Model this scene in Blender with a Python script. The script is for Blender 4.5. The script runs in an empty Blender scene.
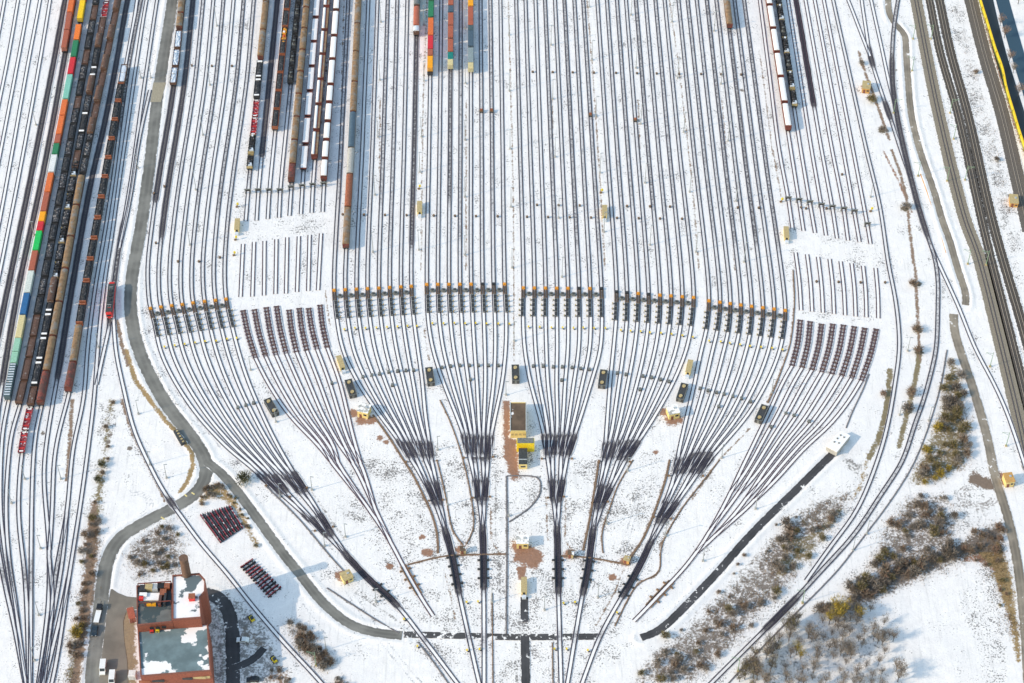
import bpy, bmesh, math, random
import numpy as np
from mathutils import Vector, Matrix
random.seed(7); np.random.seed(7)
R = math.radians
scene = bpy.context.scene
COL = scene.collection
# ------------------------------------------------------------------ camera geometry
F = 2050.0; TH = R(42.0); H = 609.0
ST, CT = math.sin(TH), math.cos(TH)
CAM = np.array([0.0, -H*math.tan(TH), H])
def P(px, py, z=0.0):
    """ground point (at height z) that the photo shows at a pixel"""
    a = (px-512.0)/F; b = (341.5-py)/F
    dx, dy, dz = a, b*CT+ST, b*ST-CT
    t = (z-CAM[2])/dz
    return (CAM[0]+dx*t, CAM[1]+dy*t)
def P3(px, py, z=0.0):
    x, y = P(px, py, z); return Vector((x, y, z))
def topix(x, y, z=0.0):
    vx, vy, vz = x-CAM[0], y-CAM[1], z-CAM[2]
    d = vy*ST - vz*CT; u = vy*CT + vz*ST
    return (512+F*vx/d, 341.5-F*u/d)

ORD = ['first','second','third','fourth','fifth','sixth','seventh','eighth','ninth','tenth','eleventh','twelfth',
 'thirteenth','fourteenth','fifteenth','sixteenth','seventeenth','eighteenth','nineteenth','twentieth','twenty-first',
 'twenty-second','twenty-third','twenty-fourth','twenty-fifth','twenty-sixth','twenty-seventh','twenty-eighth','twenty-ninth','thirtieth']
ORDL = ['leftmost','second from left','third from left','fourth from left','fourth from right','third from right','second from right','rightmost']

# ------------------------------------------------------------------ materials
def newmat(name):
    m = bpy.data.materials.new(name); m.use_nodes = True
    nt = m.node_tree; nt.nodes.clear()
    out = nt.nodes.new('ShaderNodeOutputMaterial'); b = nt.nodes.new('ShaderNodeBsdfPrincipled')
    nt.links.new(b.outputs[0], out.inputs[0])
    return m, nt, b
class NT:
    def __init__(s, nt): s.nt = nt
    def n(s, t, **kw):
        nd = s.nt.nodes.new(t)
        for k, v in kw.items():
            if k == 'ins':
                for a, b in v.items():
                    if hasattr(b, 'is_linked') or isinstance(b, bpy.types.NodeSocket): s.nt.links.new(b, nd.inputs[a])
                    else: nd.inputs[a].default_value = b
            else: setattr(nd, k, v)
        return nd
    def math(s, op, a, b=0.0, c=None, clamp=False):
        ins = {0: a, 1: b}
        if c is not None: ins[2] = c
        return s.n('ShaderNodeMath', operation=op, use_clamp=clamp, ins=ins).outputs[0]
    def mix(s, f, a, b):
        nd = s.n('ShaderNodeMix', data_type='RGBA')
        for sock, v in ((nd.inputs[0], f), (nd.inputs[6], a), (nd.inputs[7], b)):
            if isinstance(v, bpy.types.NodeSocket): s.nt.links.new(v, sock)
            else: sock.default_value = v if not isinstance(v, tuple) or len(v) == 4 else (*v, 1)
        return nd.outputs[2]
    def noise(s, vec, scale, detail=4, rough=.55):
        nd = s.n('ShaderNodeTexNoise', ins={'Scale': scale, 'Detail': detail, 'Roughness': rough})
        s.nt.links.new(vec, nd.inputs['Vector']); return nd.outputs[0]
    def step(s, v, a, b):
        nd = s.n('ShaderNodeMapRange', interpolation_type='SMOOTHSTEP', ins={0: v, 1: a, 2: b, 3: 0.0, 4: 1.0})
        return nd.outputs[0]
SNOW = (0.88, 0.835, 0.81); SNOW2 = (0.79, 0.745, 0.725)
def simple(name, col, rough=.7, col2=None, scale=.8, thr=(.45,.6), metal=0.0, spread=.35, bump=0.0, detail=5):
    """colour with broken-up variation; col2 appears in noise patches"""
    m, nt, b = newmat(name); g = NT(nt)
    tc = g.n('ShaderNodeTexCoord'); oi = g.n('ShaderNodeObjectInfo')
    off = g.n('ShaderNodeVectorMath', operation='ADD'); nt.links.new(tc.outputs['Object'], off.inputs[0])
    comb = g.n('ShaderNodeCombineXYZ', ins={0: g.math('MULTIPLY', oi.outputs['Random'], 91.0), 1: g.math('MULTIPLY', oi.outputs['Random'], 37.0)})
    nt.links.new(comb.outputs[0], off.inputs[1]); v = off.outputs[0]
    n1 = g.noise(v, scale*2.3, 5); n2 = g.noise(v, scale, detail)
    lo = tuple(c*(1-spread) for c in col); hi = tuple(min(1, c*(1+spread*.8)) for c in col)
    c = g.mix(g.step(n1, .3, .7), lo, hi)
    if col2 is not None: c = g.mix(g.step(n2, thr[0], thr[1]), c, tuple(col2))
    nt.links.new(c, b.inputs['Base Color'])
    b.inputs['Roughness'].default_value = rough; b.inputs['Metallic'].default_value = metal
    if bump:
        bp = g.n('ShaderNodeBump', ins={'Strength': bump, 'Distance': .15, 'Height': n1}); nt.links.new(bp.outputs[0], b.inputs['Normal'])
    return m
M = {}
def mt(k, *a, **kw):
    if k not in M: M[k] = simple(k, *a, **kw)
    return M[k]
mt('rail', (.065,.055,.075), .5, spread=.25)
mt('rail_main', (.30,.26,.22), .4, spread=.2)
mt('ochre', (.55,.30,.09), .6, spread=.15)
mt('rail_rust', (.10,.055,.07), .6, spread=.25)
mt('steel_dark', (.035,.035,.038), .6)
mt('chimney_brown', (.15,.085,.055), .8, spread=.2)
mt('steel_grey', (.17,.17,.155), .55)
mt('steel_light', (.42,.44,.45), .5, spread=.15)
mt('mast', (.30,.32,.32), .5, spread=.1)
mt('mast_green', (.22,.33,.22), .5, spread=.15)
mt('brake_brown', (.21,.125,.07), .7)
mt('orange', (.70,.29,.03), .5, spread=.2)
mt('yellow', (.82,.60,.03), .5, spread=.15)
mt('cream', (.72,.55,.22), .7, spread=.12)
mt('tan', (.46,.35,.17), .7, spread=.2)
mt('tan_wagon', (.24,.145,.075), .65, (.22,.19,.165), .35, (.48,.64), spread=.3)
mt('brown_wagon', (.12,.062,.042), .7, (.30,.26,.24), .9, (.60,.70), spread=.4)
mt('redbrown', (.18,.045,.032), .65, (.10,.045,.035), .4, (.45,.6), spread=.3)
mt('rust_end', (.30,.095,.045), .7, spread=.3)
mt('red', (.62,.035,.03), .5, spread=.25)
mt('darkred', (.25,.025,.035), .7, (.62,.6,.6), .9, (.56,.62), spread=.3)
mt('grey_roof', (.16,.17,.17), .7, spread=.25)
mt('dark_roof', (.045,.05,.052), .8, spread=.3)
mt('coal', (.028,.027,.030), .8, (.17,.16,.16), 1.3, (.56,.68), bump=.5)
mt('scrap', (.035,.032,.035), .7, (.34,.31,.30), 1.6, (.54,.62), bump=.5)
mt('snow_load', SNOW, .6, spread=.07)
mt('snow_grey', (.62,.66,.72), .6, (.40,.30,.22), .7, (.62,.70), spread=.1)
mt('black', (.012,.012,.013), .6)
mt('glass', (.03,.04,.05), .15, spread=.1)
mt('rubber', (.02,.02,.02), .9)
mt('white_paint', (.80,.80,.79), .35, spread=.05)
mt('brick', (.27,.078,.045), .8, spread=.2)
mt('brick_dark', (.22,.075,.05), .8, spread=.2)
mt('concrete', (.42,.40,.37), .85, spread=.2)
mt('concrete_snow', (.42,.40,.37), .85, SNOW, .6, (.42,.5), spread=.2)
mt('roof_brown', (.13,.085,.055), .85, SNOW, .14, (.60,.62), spread=.25, detail=3)
mt('roof_grey_snow', (.17,.17,.165), .85, SNOW, .22, (.60,.63), spread=.25)
mt('roof_teal', (.15,.205,.215), .7, SNOW, .085, (.555,.575), spread=.25, detail=4)
mt('roof_gravel', (.14,.14,.13), .85, (.05,.07,.075), .12, (.53,.56), spread=.2)
mt('roof_rim_snow', SNOW, .6, (.12,.15,.16), .13, (.56,.59), spread=.06)
mt('teal', (.03,.22,.19), .5, spread=.15)
mt('bark', (.10,.075,.055), .9, spread=.3)
mt('cabin_green', (.052,.050,.050), .6, spread=.3)
mt('pink_brick', (.42,.20,.13), .9, spread=.25)
for k, c in dict(c_orange=(.68,.16,.04), c_rust=(.40,.11,.06), c_green=(.03,.20,.09), c_bright=(.02,.48,.10), c_red=(.60,.03,.04), c_teal=(.22,.50,.40),
        c_pale=(.60,.63,.58), c_blue=(.03,.13,.30), c_tan=(.62,.52,.28), c_mint=(.30,.52,.38), c_yellow=(.86,.55,.01), c_amber=(.85,.36,.01), c_grey=(.25,.30,.31),
        c_slate=(.07,.11,.15), c_deep=(.01,.20,.17), c_white=(.70,.70,.69), c_dark=(.07,.11,.12), c_orange2=(.80,.20,.03)).items():
    mt(k, c, .5, spread=.16)

# ground -----------------------------------------------------------
def ground_mat():
    m, nt, b = newmat('snow_ground'); g = NT(nt)
    geo = g.n('ShaderNodeNewGeometry'); pos = geo.outputs['Position']
    at = g.n('ShaderNodeAttribute', attribute_name='dirt'); sp = g.n('ShaderNodeAttribute', attribute_name='speck')
    nA = g.noise(pos, .30, 6, .65); nB = g.noise(pos, 1.1, 5, .6); nC = g.noise(pos, .02, 3)
    nn = g.math('ADD', g.math('MULTIPLY', nA, .5), g.math('MULTIPLY', nB, .5))
    v = g.math('ADD', at.outputs['Alpha'], g.math('MULTIPLY', g.math('SUBTRACT', nn, .5), 2.0))
    md = g.math('MULTIPLY', g.step(v, .36, .66), .95)
    cl = g.math('MULTIPLY', g.math('SUBTRACT', g.noise(pos, .10, 5, .65), .5), .50)
    ms = g.step(g.math('ADD', g.math('ADD', g.math('MULTIPLY', g.noise(pos, 1.6, 6, .7), .75), g.math('MULTIPLY', nA, .25)), g.math('ADD', cl, g.math('MULTIPLY', sp.outputs['Fac'], .15))), .655, .72)
    ms = g.math('MULTIPLY', ms, .85)
    snow = g.mix(g.step(nA, .3, .7), SNOW2, SNOW)
    snow = g.mix(g.math('MULTIPLY', g.step(nC, .45, .7), .5), snow, (.79,.755,.745))
    snow = g.mix(g.math('MULTIPLY', g.step(g.noise(pos, 1.7, 4, .65), .5, .72), .38), snow, (.56,.54,.52))
    mp = g.n('ShaderNodeMapping'); nt.links.new(pos, mp.inputs[0]); mp.inputs['Scale'].default_value = (1.0, .07, 1.0)
    st = g.math('MULTIPLY', g.step(g.noise(mp.outputs[0], .9, 5, .65), .52, .70), .42)
    snow = g.mix(st, snow, (.55,.53,.52))
    spc = g.mix(g.step(nB, .4, .6), (.05,.042,.04), (.20,.18,.17))
    c = g.mix(ms, snow, spc)
    dvar = g.n('ShaderNodeVectorMath', operation='SCALE'); nt.links.new(at.outputs['Color'], dvar.inputs[0])
    nt.links.new(g.math('ADD', .55, g.math('MULTIPLY', nB, .95)), dvar.inputs[3])
    c = g.mix(md, c, dvar.outputs[0])
    nt.links.new(c, b.inputs['Base Color']); b.inputs['Roughness'].default_value = .8
    b.inputs['Specular IOR Level'].default_value = .2
    h = g.math('ADD', g.math('MULTIPLY', nA, .6), g.math('MULTIPLY', nB, .4))
    bp = g.n('ShaderNodeBump', ins={'Strength': .55, 'Distance': .35, 'Height': h}); nt.links.new(bp.outputs[0], b.inputs['Normal'])
    return m
M['ground'] = ground_mat()

# track bed: pattern from UV in metres (u across, v along) and the wear attribute -------------
def bed_mat(name, dark, dark2, strip, snowy=True, sleepers=False):
    m, nt, b = newmat(name); g = NT(nt)
    uv = g.n('ShaderNodeUVMap'); sep = g.n('ShaderNodeSeparateXYZ'); nt.links.new(uv.outputs[0], sep.inputs[0])
    geo = g.n('ShaderNodeNewGeometry'); pos = geo.outputs['Position']
    w = g.n('ShaderNodeAttribute', attribute_name='wear').outputs['Fac']
    au = g.math('ABSOLUTE', sep.outputs[0])
    n1 = g.noise(pos, .9, 5, .65); n2 = g.noise(pos, .16, 4, .6); n3 = g.noise(pos, 2.2, 4)
    d = g.math('ABSOLUTE', g.math('SUBTRACT', au, .70))
    strip_m = g.math('SUBTRACT', 1.0, g.step(g.math('ADD', g.math('SUBTRACT', d, g.math('MULTIPLY', w, .06 if snowy else .02)), g.math('MULTIPLY', g.math('SUBTRACT', n1, .5), .26)), .115, .285))
    cen = g.step(g.math('ADD', g.math('MULTIPLY', w, 1.25), g.math('MULTIPLY', g.math('SUBTRACT', n1, .5), 1.3)), .45, .95)
    edge = g.math('SUBTRACT', 1.0, g.step(g.math('ADD', au, g.math('MULTIPLY', g.math('SUBTRACT', n2, .5), .6)), 1.15, 1.5))
    shoulder_on = g.step(w, .5, .85)
    inside = g.math('SUBTRACT', 1.0, g.step(au, .66, .85))
    cover = g.math('MULTIPLY', cen, g.math('MAXIMUM', inside, g.math('MULTIPLY', edge, shoulder_on)))
    mask = g.math('MAXIMUM', strip_m, cover)
    bal = g.mix(g.step(n3, .35, .65), dark, dark2)
    if name == 'track_bed': bal = g.mix(g.step(w, 1.0, 1.2), g.mix(g.step(n3, .3, .7), (.060,.054,.055), (.165,.15,.15)), bal)
    if sleepers:
        ph = g.math('FRACT', g.math('DIVIDE', sep.outputs[1], 1.9))
        sl = g.math('MULTIPLY', g.math('LESS_THAN', ph, .38), g.math('LESS_THAN', au, 1.25))
        mask = g.math('MAXIMUM', mask, sl)
    grey = g.mix(g.math('MULTIPLY', g.step(w, .05, .6), .45), SNOW, (.36,.35,.37))
    c = g.mix(mask, grey, bal) if snowy else bal
    c = g.mix(g.math('MULTIPLY', strip_m, .85 if snowy else .5), c, strip)
    if not snowy: c = g.mix(g.step(g.math('SUBTRACT', g.math('ADD', au, g.math('MULTIPLY', g.math('SUBTRACT', n1, .5), 1.5)), w), -.38, -.12), c, SNOW)
    nt.links.new(c, b.inputs['Base Color']); b.inputs['Roughness'].default_value = .85; b.inputs['Specular IOR Level'].default_value = .2
    bp = g.n('ShaderNodeBump', ins={'Strength': .5, 'Distance': .1, 'Height': n3}); nt.links.new(bp.outputs[0], b.inputs['Normal'])
    return m
M['bed'] = bed_mat('track_bed', (.022,.020,.026), (.065,.058,.066), (.046,.038,.058))
M['bed_rust'] = bed_mat('track_bed_rust', (.06,.042,.045), (.13,.09,.09), (.062,.038,.055))
M['bed_sleeper'] = bed_mat('track_bed_sleepers', (.07,.06,.06), (.12,.10,.10), (.085,.065,.085), sleepers=True)
M['bed_panel'] = bed_mat('track_panel', (.06,.035,.035), (.20,.13,.12), (.07,.04,.045), sleepers=True)
M['bed_dark'] = bed_mat('ballast_dark', (.062,.052,.045), (.115,.098,.085), (.050,.042,.038), snowy=False)
M['bed_tan'] = bed_mat('ballast_tan', (.20,.165,.125), (.31,.265,.205), (.115,.085,.055), snowy=False)
M['bed_brown'] = bed_mat('ballast_brown', (.105,.088,.076), (.165,.142,.122), (.06,.052,.046), snowy=False)

def road_mat(name, col, patch):
    m, nt, b = newmat(name); g = NT(nt)
    uv = g.n('ShaderNodeUVMap'); sep = g.n('ShaderNodeSeparateXYZ'); nt.links.new(uv.outputs[0], sep.inputs[0])
    geo = g.n('ShaderNodeNewGeometry'); pos = geo.outputs['Position']
    au = g.math('ABSOLUTE', sep.outputs[0])
    n1 = g.noise(pos, .5, 6, .6); n2 = g.noise(pos, .10, 4); n3 = g.noise(pos, 3.0, 4)
    c = g.mix(g.step(n2, .35, .65), tuple(k*.68 for k in col), tuple(k*1.28 for k in col))
    c = g.mix(g.math('MULTIPLY', n3, .35), c, tuple(k*.45 for k in col))
    wheel = g.math('ABSOLUTE', g.math('SUBTRACT', au, .42))
    c = g.mix(g.math('MULTIPLY', g.math('SUBTRACT', 1.0, g.step(wheel, .05, .28)), .25), c, tuple(k*1.35 for k in col))
    edge = g.step(g.math('ADD', au, g.math('MULTIPLY', g.math('SUBTRACT', n1, .5), .75)), .93, 1.04)
    if patch: 
        pm = g.step(g.math('ADD', n1, g.math('MULTIPLY', g.math('SUBTRACT', n2, .5), .8)), patch, patch+.07); edge = g.math('MAXIMUM', edge, pm)
    c = g.mix(edge, c, SNOW)
    nt.links.new(c, b.inputs['Base Color']); b.inputs['Roughness'].default_value = .8
    return m
M['asphalt'] = road_mat('asphalt', (.20,.19,.17), 0)
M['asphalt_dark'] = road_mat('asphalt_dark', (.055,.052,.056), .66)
M['asphalt_patchy'] = road_mat('asphalt_patchy', (.07,.066,.068), .54)
M['gravel_road'] = road_mat('gravel_road', (.27,.225,.175), .64)
M['pad'] = road_mat('yard_pad', (.19,.165,.135), 0)

# ------------------------------------------------------------------ mesh helpers
class MB:
    def __init__(s): s.v = []; s.f = []; s.m = []; s.mats = []
    def mi(s, mat):
        if mat is None: mat = 'steel_dark'
        if mat not in s.mats: s.mats.append(mat)
        return s.mats.index(mat)
    def add(s, vs, fs, mat=None):
        k = len(s.v); i = s.mi(mat)
        s.v += [tuple(v) for v in vs]; s.f += [tuple(a+k for a in f) for f in fs]; s.m += [i]*len(fs)
    def box(s, c, d, mat=None, rz=0.0, taper=1.0):
        x, y, z = d[0]/2, d[1]/2, d[2]/2; cs, sn = math.cos(rz), math.sin(rz); vs = []
        for zz, k in ((-z, 1), (z, taper)):
            for xx, yy in ((-x,-y),(x,-y),(x,y),(-x,y)):
                xx *= k; yy *= k
                vs.append((c[0]+xx*cs-yy*sn, c[1]+xx*sn+yy*cs, c[2]+zz))
        s.add(vs, [(3,2,1,0),(4,5,6,7),(0,1,5,4),(1,2,6,5),(2,3,7,6),(3,0,4,7)], mat)
    def cyl(s, a, b, r, mat=None, n=8, r2=None):
        a = Vector(a); b = Vector(b); r2 = r if r2 is None else r2
        d = (b-a).normalized(); t = Vector((0,0,1)) if abs(d.z) < .9 else Vector((1,0,0))
        u = d.cross(t).normalized(); w = d.cross(u)
        vs = []
        for p, rr in ((a, r), (b, r2)):
            for i in range(n):
                q = 2*math.pi*i/n; vs.append(p+u*(rr*math.cos(q))+w*(rr*math.sin(q)))
        fs = [(i, (i+1) % n, n+(i+1) % n, n+i) for i in range(n)]
        fs += [tuple(range(n-1, -1, -1)), tuple(range(n, 2*n))]
        s.add(vs, fs, mat)
    def prism(s, pts, z0, z1, mat=None, top=None):
        n = len(pts); a = sum(pts[i][0]*pts[(i+1) % n][1]-pts[(i+1) % n][0]*pts[i][1] for i in range(n))
        if a < 0: pts = pts[::-1]
        vs = [(p[0], p[1], z0) for p in pts]+[(p[0], p[1], z1) for p in pts]
        s.add(vs, [(i, (i+1) % n, n+(i+1) % n, n+i) for i in range(n)]+[tuple(range(n-1,-1,-1))], mat)
        k = len(s.v)-n; s.f.append(tuple(range(k, k+n))); s.m.append(s.mi(top or mat))
    def extrude_profile(s, prof, y0, y1, mat=None):
        """profile in (x,z), swept along y"""
        n = len(prof); vs = [(p[0], y0, p[1]) for p in prof]+[(p[0], y1, p[1]) for p in prof]
        s.add(vs, [(i, n+i, n+(i+1) % n, (i+1) % n) for i in range(n)]+[tuple(range(n)), tuple(range(2*n-1, n-1, -1))], mat)
    def mesh(s, name):
        me = bpy.data.meshes.new(name); me.from_pydata(s.v, [], s.f)
        for k in s.mats: me.materials.append(M[k])
        me.polygons.foreach_set('material_index', s.m)
        bm = bmesh.new(); bm.from_mesh(me); bmesh.ops.recalc_face_normals(bm, faces=bm.faces); bm.to_mesh(me); bm.free()
        return me
    def build(s, name, parent=None):
        return link(name, s.mesh(name), parent)
def link(name, me, parent=None):
    o = bpy.data.objects.new(name, me); COL.objects.link(o)
    if parent is not None: o.parent = parent
    return o
def tag(o, label=None, cat=None, group=None, kind=None):
    if label: o['label'] = label
    if cat: o['category'] = cat
    if group: o['group'] = group
    if kind: o['kind'] = kind
    return o
def thing(name, label, cat, loc=(0,0,0), rz=0.0, group=None):
    o = bpy.data.objects.new(name, None); COL.objects.link(o)
    o.empty_display_size = .5
    o.location = loc; o.rotation_euler = (0,0,rz)
    return tag(o, label, cat, group)
def dup(root, loc, rz, label=None, group=None, scale=None):
    r = root.copy(); COL.objects.link(r); r.location = loc; r.rotation_euler = (0,0,rz)
    if scale is not None: r.scale = scale
    if label: r['label'] = label
    if group: r['group'] = group
    for ch in list(root.children):
        c = ch.copy(); COL.objects.link(c); c.parent = r
        for gch in list(ch.children):
            d = gch.copy(); COL.objects.link(d); d.parent = c
    return r
class Proto:
    """first placement moves the built thing itself, later ones copy it"""
    def __init__(s, root): s.root = root; s.used = False
    def put(s, loc, rz=0.0, label=None, group=None, scale=None):
        if not s.used:
            s.used = True; r = s.root; r.location = loc; r.rotation_euler = (0,0,rz)
            if scale is not None: r.scale = scale
            if label: r['label'] = label
            if group: r['group'] = group
            return r
        return dup(s.root, loc, rz, label, group, scale)

# ------------------------------------------------------------------ splines on the ground
class Spline:
    def __init__(s, pix, step=3.0):
        s.pix = pix
        w = [np.array(P(*p)) for p in pix]
        if len(w) == 2: w = [w[0], (w[0]+w[1])/2, w[1]]
        w = [2*w[0]-w[1]]+w+[2*w[-1]-w[-2]]
        out = []
        for i in range(1, len(w)-2):
            p0, p1, p2, p3 = w[i-1:i+3]
            t0 = 0; t1 = t0+max(1e-6, np.linalg.norm(p1-p0))**.5; t2 = t1+max(1e-6, np.linalg.norm(p2-p1))**.5; t3 = t2+max(1e-6, np.linalg.norm(p3-p2))**.5
            n = max(2, int(np.linalg.norm(p2-p1)/step))
            for k in range(n):
                t = t1+(t2-t1)*k/n
                a1 = (t1-t)/(t1-t0)*p0+(t-t0)/(t1-t0)*p1; a2 = (t2-t)/(t2-t1)*p1+(t-t1)/(t2-t1)*p2; a3 = (t3-t)/(t3-t2)*p2+(t-t2)/(t3-t2)*p3
                b1 = (t2-t)/(t2-t0)*a1+(t-t0)/(t2-t0)*a2; b2 = (t3-t)/(t3-t1)*a2+(t-t1)/(t3-t1)*a3
                out.append((t2-t)/(t2-t1)*b1+(t-t1)/(t2-t1)*b2)
        out.append(w[-2])
        s.p = np.array(out)
        for _ in range(3):
            q = s.p.copy(); q[1:-1] = (s.p[:-2]+2*s.p[1:-1]+s.p[2:])/4; s.p = q
        d = np.linalg.norm(np.diff(s.p, axis=0), axis=1); s.len = np.concatenate([[0], np.cumsum(d)])
        t = np.gradient(s.p, axis=0); t /= np.linalg.norm(t, axis=1)[:, None]
        s.t = t; s.n = np.stack([t[:,1], -t[:,0]], 1)
        s.py = np.array([topix(*q)[1] for q in s.p]); s.px = np.array([topix(*q)[0] for q in s.p])
    def at_py(s, y):
        o = np.argsort(s.py)
        return (float(np.interp(y, s.py[o], s.p[o,0])), float(np.interp(y, s.py[o], s.p[o,1])))
    def heading_py(s, y):
        a = s.at_py(y-4); b = s.at_py(y+4); return math.atan2(b[1]-a[1], b[0]-a[0])
    def at_len(s, l):
        return (float(np.interp(l, s.len, s.p[:,0])), float(np.interp(l, s.len, s.p[:,1])))
def ribbon(name, sp, hw, z, mat, uvn=None, wear=None, parent=None):
    n = len(sp.p); hw = np.full(n, hw) if np.isscalar(hw) else hw
    L = sp.p - sp.n*hw[:,None]; Rr = sp.p + sp.n*hw[:,None]
    vs = np.zeros((2*n, 3)); vs[0::2,:2] = L; vs[1::2,:2] = Rr; vs[:,2] = z
    fs = [(2*i, 2*i+1, 2*i+3, 2*i+2) for i in range(n-1)]
    me = bpy.data.meshes.new(name); me.from_pydata(vs.tolist(), [], fs); me.materials.append(M[mat])
    uv = me.uv_layers.new(name='UVMap'); li = np.array([l.vertex_index for l in me.loops])
    u = np.empty(2*n); u[0::2] = -hw if uvn is None else -uvn; u[1::2] = hw if uvn is None else uvn
    v = np.repeat(sp.len, 2)
    uv.data.foreach_set('uv', np.stack([u[li], v[li]], 1).ravel())
    if wear is not None:
        a = me.attributes.new('wear', 'FLOAT', 'POINT'); a.data.foreach_set('value', np.repeat(wear, 2))
    # normals up
    if me.polygons[0].normal.z < 0: me.flip_normals()
    return link(name, me, parent)
def rail_mesh(sp, off, z, mat, w=.16, h=.15):
    n = len(sp.p); vs = []
    for du, dz in ((-w/2-.03,0),(-w/2+.03,h),(w/2-.03,h),(w/2+.03,0)):
        q = sp.p+sp.n*(off+du); vs.append(np.column_stack([q, np.full(n, z+dz)]))
    vs = np.stack(vs, 1).reshape(-1, 3)
    fs = []
    for i in range(n-1):
        for k in range(3): fs.append((4*i+k, 4*i+k+1, 4*i+5+k, 4*i+4+k))
    fs += [(0,1,2,3), (4*n-1, 4*n-2, 4*n-3, 4*n-4)]
    me = bpy.data.meshes.new('rail'); me.from_pydata(vs.tolist(), [], fs); me.materials.append(M[mat])
    bm = bmesh.new(); bm.from_mesh(me); bmesh.ops.recalc_face_normals(bm, faces=bm.faces); bm.to_mesh(me); bm.free()
    return me
TRACKS = []
ZC = [0]
def track(pix, label, group, wear=.12, bed='bed', rail='rail', hw=1.0, wide=1.6, cat='railway track', name='railway_track', step=3.0):
    """wear: number or list of (y0, y1, value) in photo rows, later entries win"""
    sp = Spline(pix, step)
    if np.isscalar(wear): w = np.full(len(sp.p), float(wear))
    else:
        w = np.full(len(sp.p), .12)
        for y0, y1, val in wear: w[(sp.py >= y0) & (sp.py < y1)] = val
    k = np.array([.25,.5,.25]); wp = np.convolve(np.pad(w, 1, mode='edge'), k, 'valid')
    hws = hw+(wide-hw)*np.clip((wp-.55)/.3, 0, 1)
    ZC[0] += 1; z = .03+.006*(ZC[0] % 12)
    o = ribbon(name, sp, hws, z, bed, wear=wp)
    tag(o, label, cat, group)
    for sgn in (-1, 1): link('rail', rail_mesh(sp, sgn*.70, z-.01, rail), o)
    TRACKS.append(sp); sp.z = z
    return sp
# ------------------------------------------------------------------ the sorting bundles
def lerp(a, b, t): return (a[0]+(b[0]-a[0])*t, a[1]+(b[1]-a[1])*t)
BUN = {}
def bundle(key, desc, tops, rows, L, Rt, M2, M4, M8, tail, brake, rust=False, upper=None, wear_up=None):
    tr = []
    d1, d2 = M2[1][1], M4[0][1]
    for i in range(8):
        pts = []
        if tops:
            t = tops[i]; r0 = rows[i]
            if isinstance(t, list): pts += [(t[0][0]-(t[1][0]-t[0][0])*25/(t[1][1]-t[0][1]), -25)]+t
            else:
                k = (r0[0]-t)/r0[1]; pts += [(t-25*k, -25), (t, 0), (t+k*r0[1]*.5, r0[1]*.5)]
            pts += [r0]
        for a, b in list(zip(L, Rt))[(1 if tops else 0):]: pts.append(lerp(a, b, i/7))
        pts.append(M2[i//2])
        if i % 2 == 0:
            pts.append(M4[i//4])
            if i % 4 == 0:
                pts.append(M8)
                if i == 0: pts += tail
        up = .5 if wear_up is None else wear_up[i]
        row = rows[i][1] if rows else L[0][1]
        w = [(-99, 200+(i*37)%70, up), (200+(i*37)%70, row+2, .38), (row+2, d1-22, .10), (d1-20, d1-1, 1.3), (d1+1, d2-18, .15), (d2-16, d2+1, 1.3), (d2+2, M8[1]-2, .25), (M8[1]-2, brake, 1.3), (brake, 634, .14), (634, 641, 1.0), (641, 999, .1)]
        if rust: w = [(-99, 9999, .15)]
        tr.append(track(pts, f'{ORDL[i]} sorting track of {desc}', f'tracks of {desc}', w,
                        'bed_rust' if rust else 'bed', 'rail_rust' if rust else 'rail'))
    BUN[key] = tr
    return tr
def rowpts(xs, y0, y1): return [(x, y0+(y1-y0)*i/7) for i, x in enumerate(xs)]
ROW = dict(
 A=[(150,307.9),(160.4,306.5),(171.2,305.2),(181.9,304),(192.7,302.4),(204.3,301),(215.2,299.9),(225.9,298.7)],
 C=rowpts([334.1,345.2,356.5,367.5,378.9,389.7,400.9,411.3], 289.9, 285.8),
 D=rowpts([426.8,437.9,449,460,471.1,482.5,493.6,504.6], 284, 283.6),
 E=rowpts([523.5,534.5,545.6,556.9,568,579,590,601.3], 287.4, 288.2),
 F=rowpts([616.5,627,638.3,648.6,660,671.1,682.4,693.7], 291.5, 297),
 G=rowpts([709,720.1,730.4,740.9,751.7,763,774.3,785.4], 300.4, 310))
NAMES = dict(A='the bundle beside the curved grey road', B='the cut-off bundle below the snow-roofed wagons', C='the bundle with the long tan train',
 D='the bundle left of the yellow control building', E='the bundle right of the yellow control building', F='the bundle left of the right-hand cream hut',
 G='the bundle right of the right-hand cream hut', H='the cut-off bundle at the far right')
ax0 = [183+10.1*i for i in range(8)]
topsA = [[(ax0[i], 0), (174.5+10.3*i, 80), (167.5+10.4*i, 126), (159.5+10.55*i, 173), (152+10.75*i, 225), (147.5+11*i, 270)] for i in range(8)]
bundle('A', NAMES['A'], topsA, ROW['A'],
  [(150,308),(154,320),(160,350),(175.6,383),(198,416),(213,433),(229.6,450),(246,463)], [(226,299),(230.5,320),(238,350),(248.7,383),(263,416),(271,433),(280,450),(287.5,463)],
  [(283.5,496),(288.5,494),(298,490),(304,489)], [(323.5,532),(328.5,529)], (347,556), [(366,577),(396,604),(419,633),(457,683),(470,700)], 604,
  wear_up=[.95,.8,.45,.35,.5,.3,.55,.45])
bundle('C', NAMES['C'], [348.3,359,368.5,377.5,387.7,397.3,407.3,417.2], ROW['C'],
  [(334.1,290),(337,320),(342.8,350),(358.4,383),(380.5,416.4),(393,433)], [(411.3,286),(413.8,320),(417.9,350),(422.4,383),(425.3,416.5),(428,433)],
  [(411.5,460),(417,460),(425.5,460),(431.5,460)], [(434,500),(439.5,500)], (445.5,532), [(451.5,553),(458.3,590),(468.5,636),(479,683),(484,702)], 590,
  wear_up=[.5,.4,.3,.4,.52,.5,.4,.7])
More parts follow.
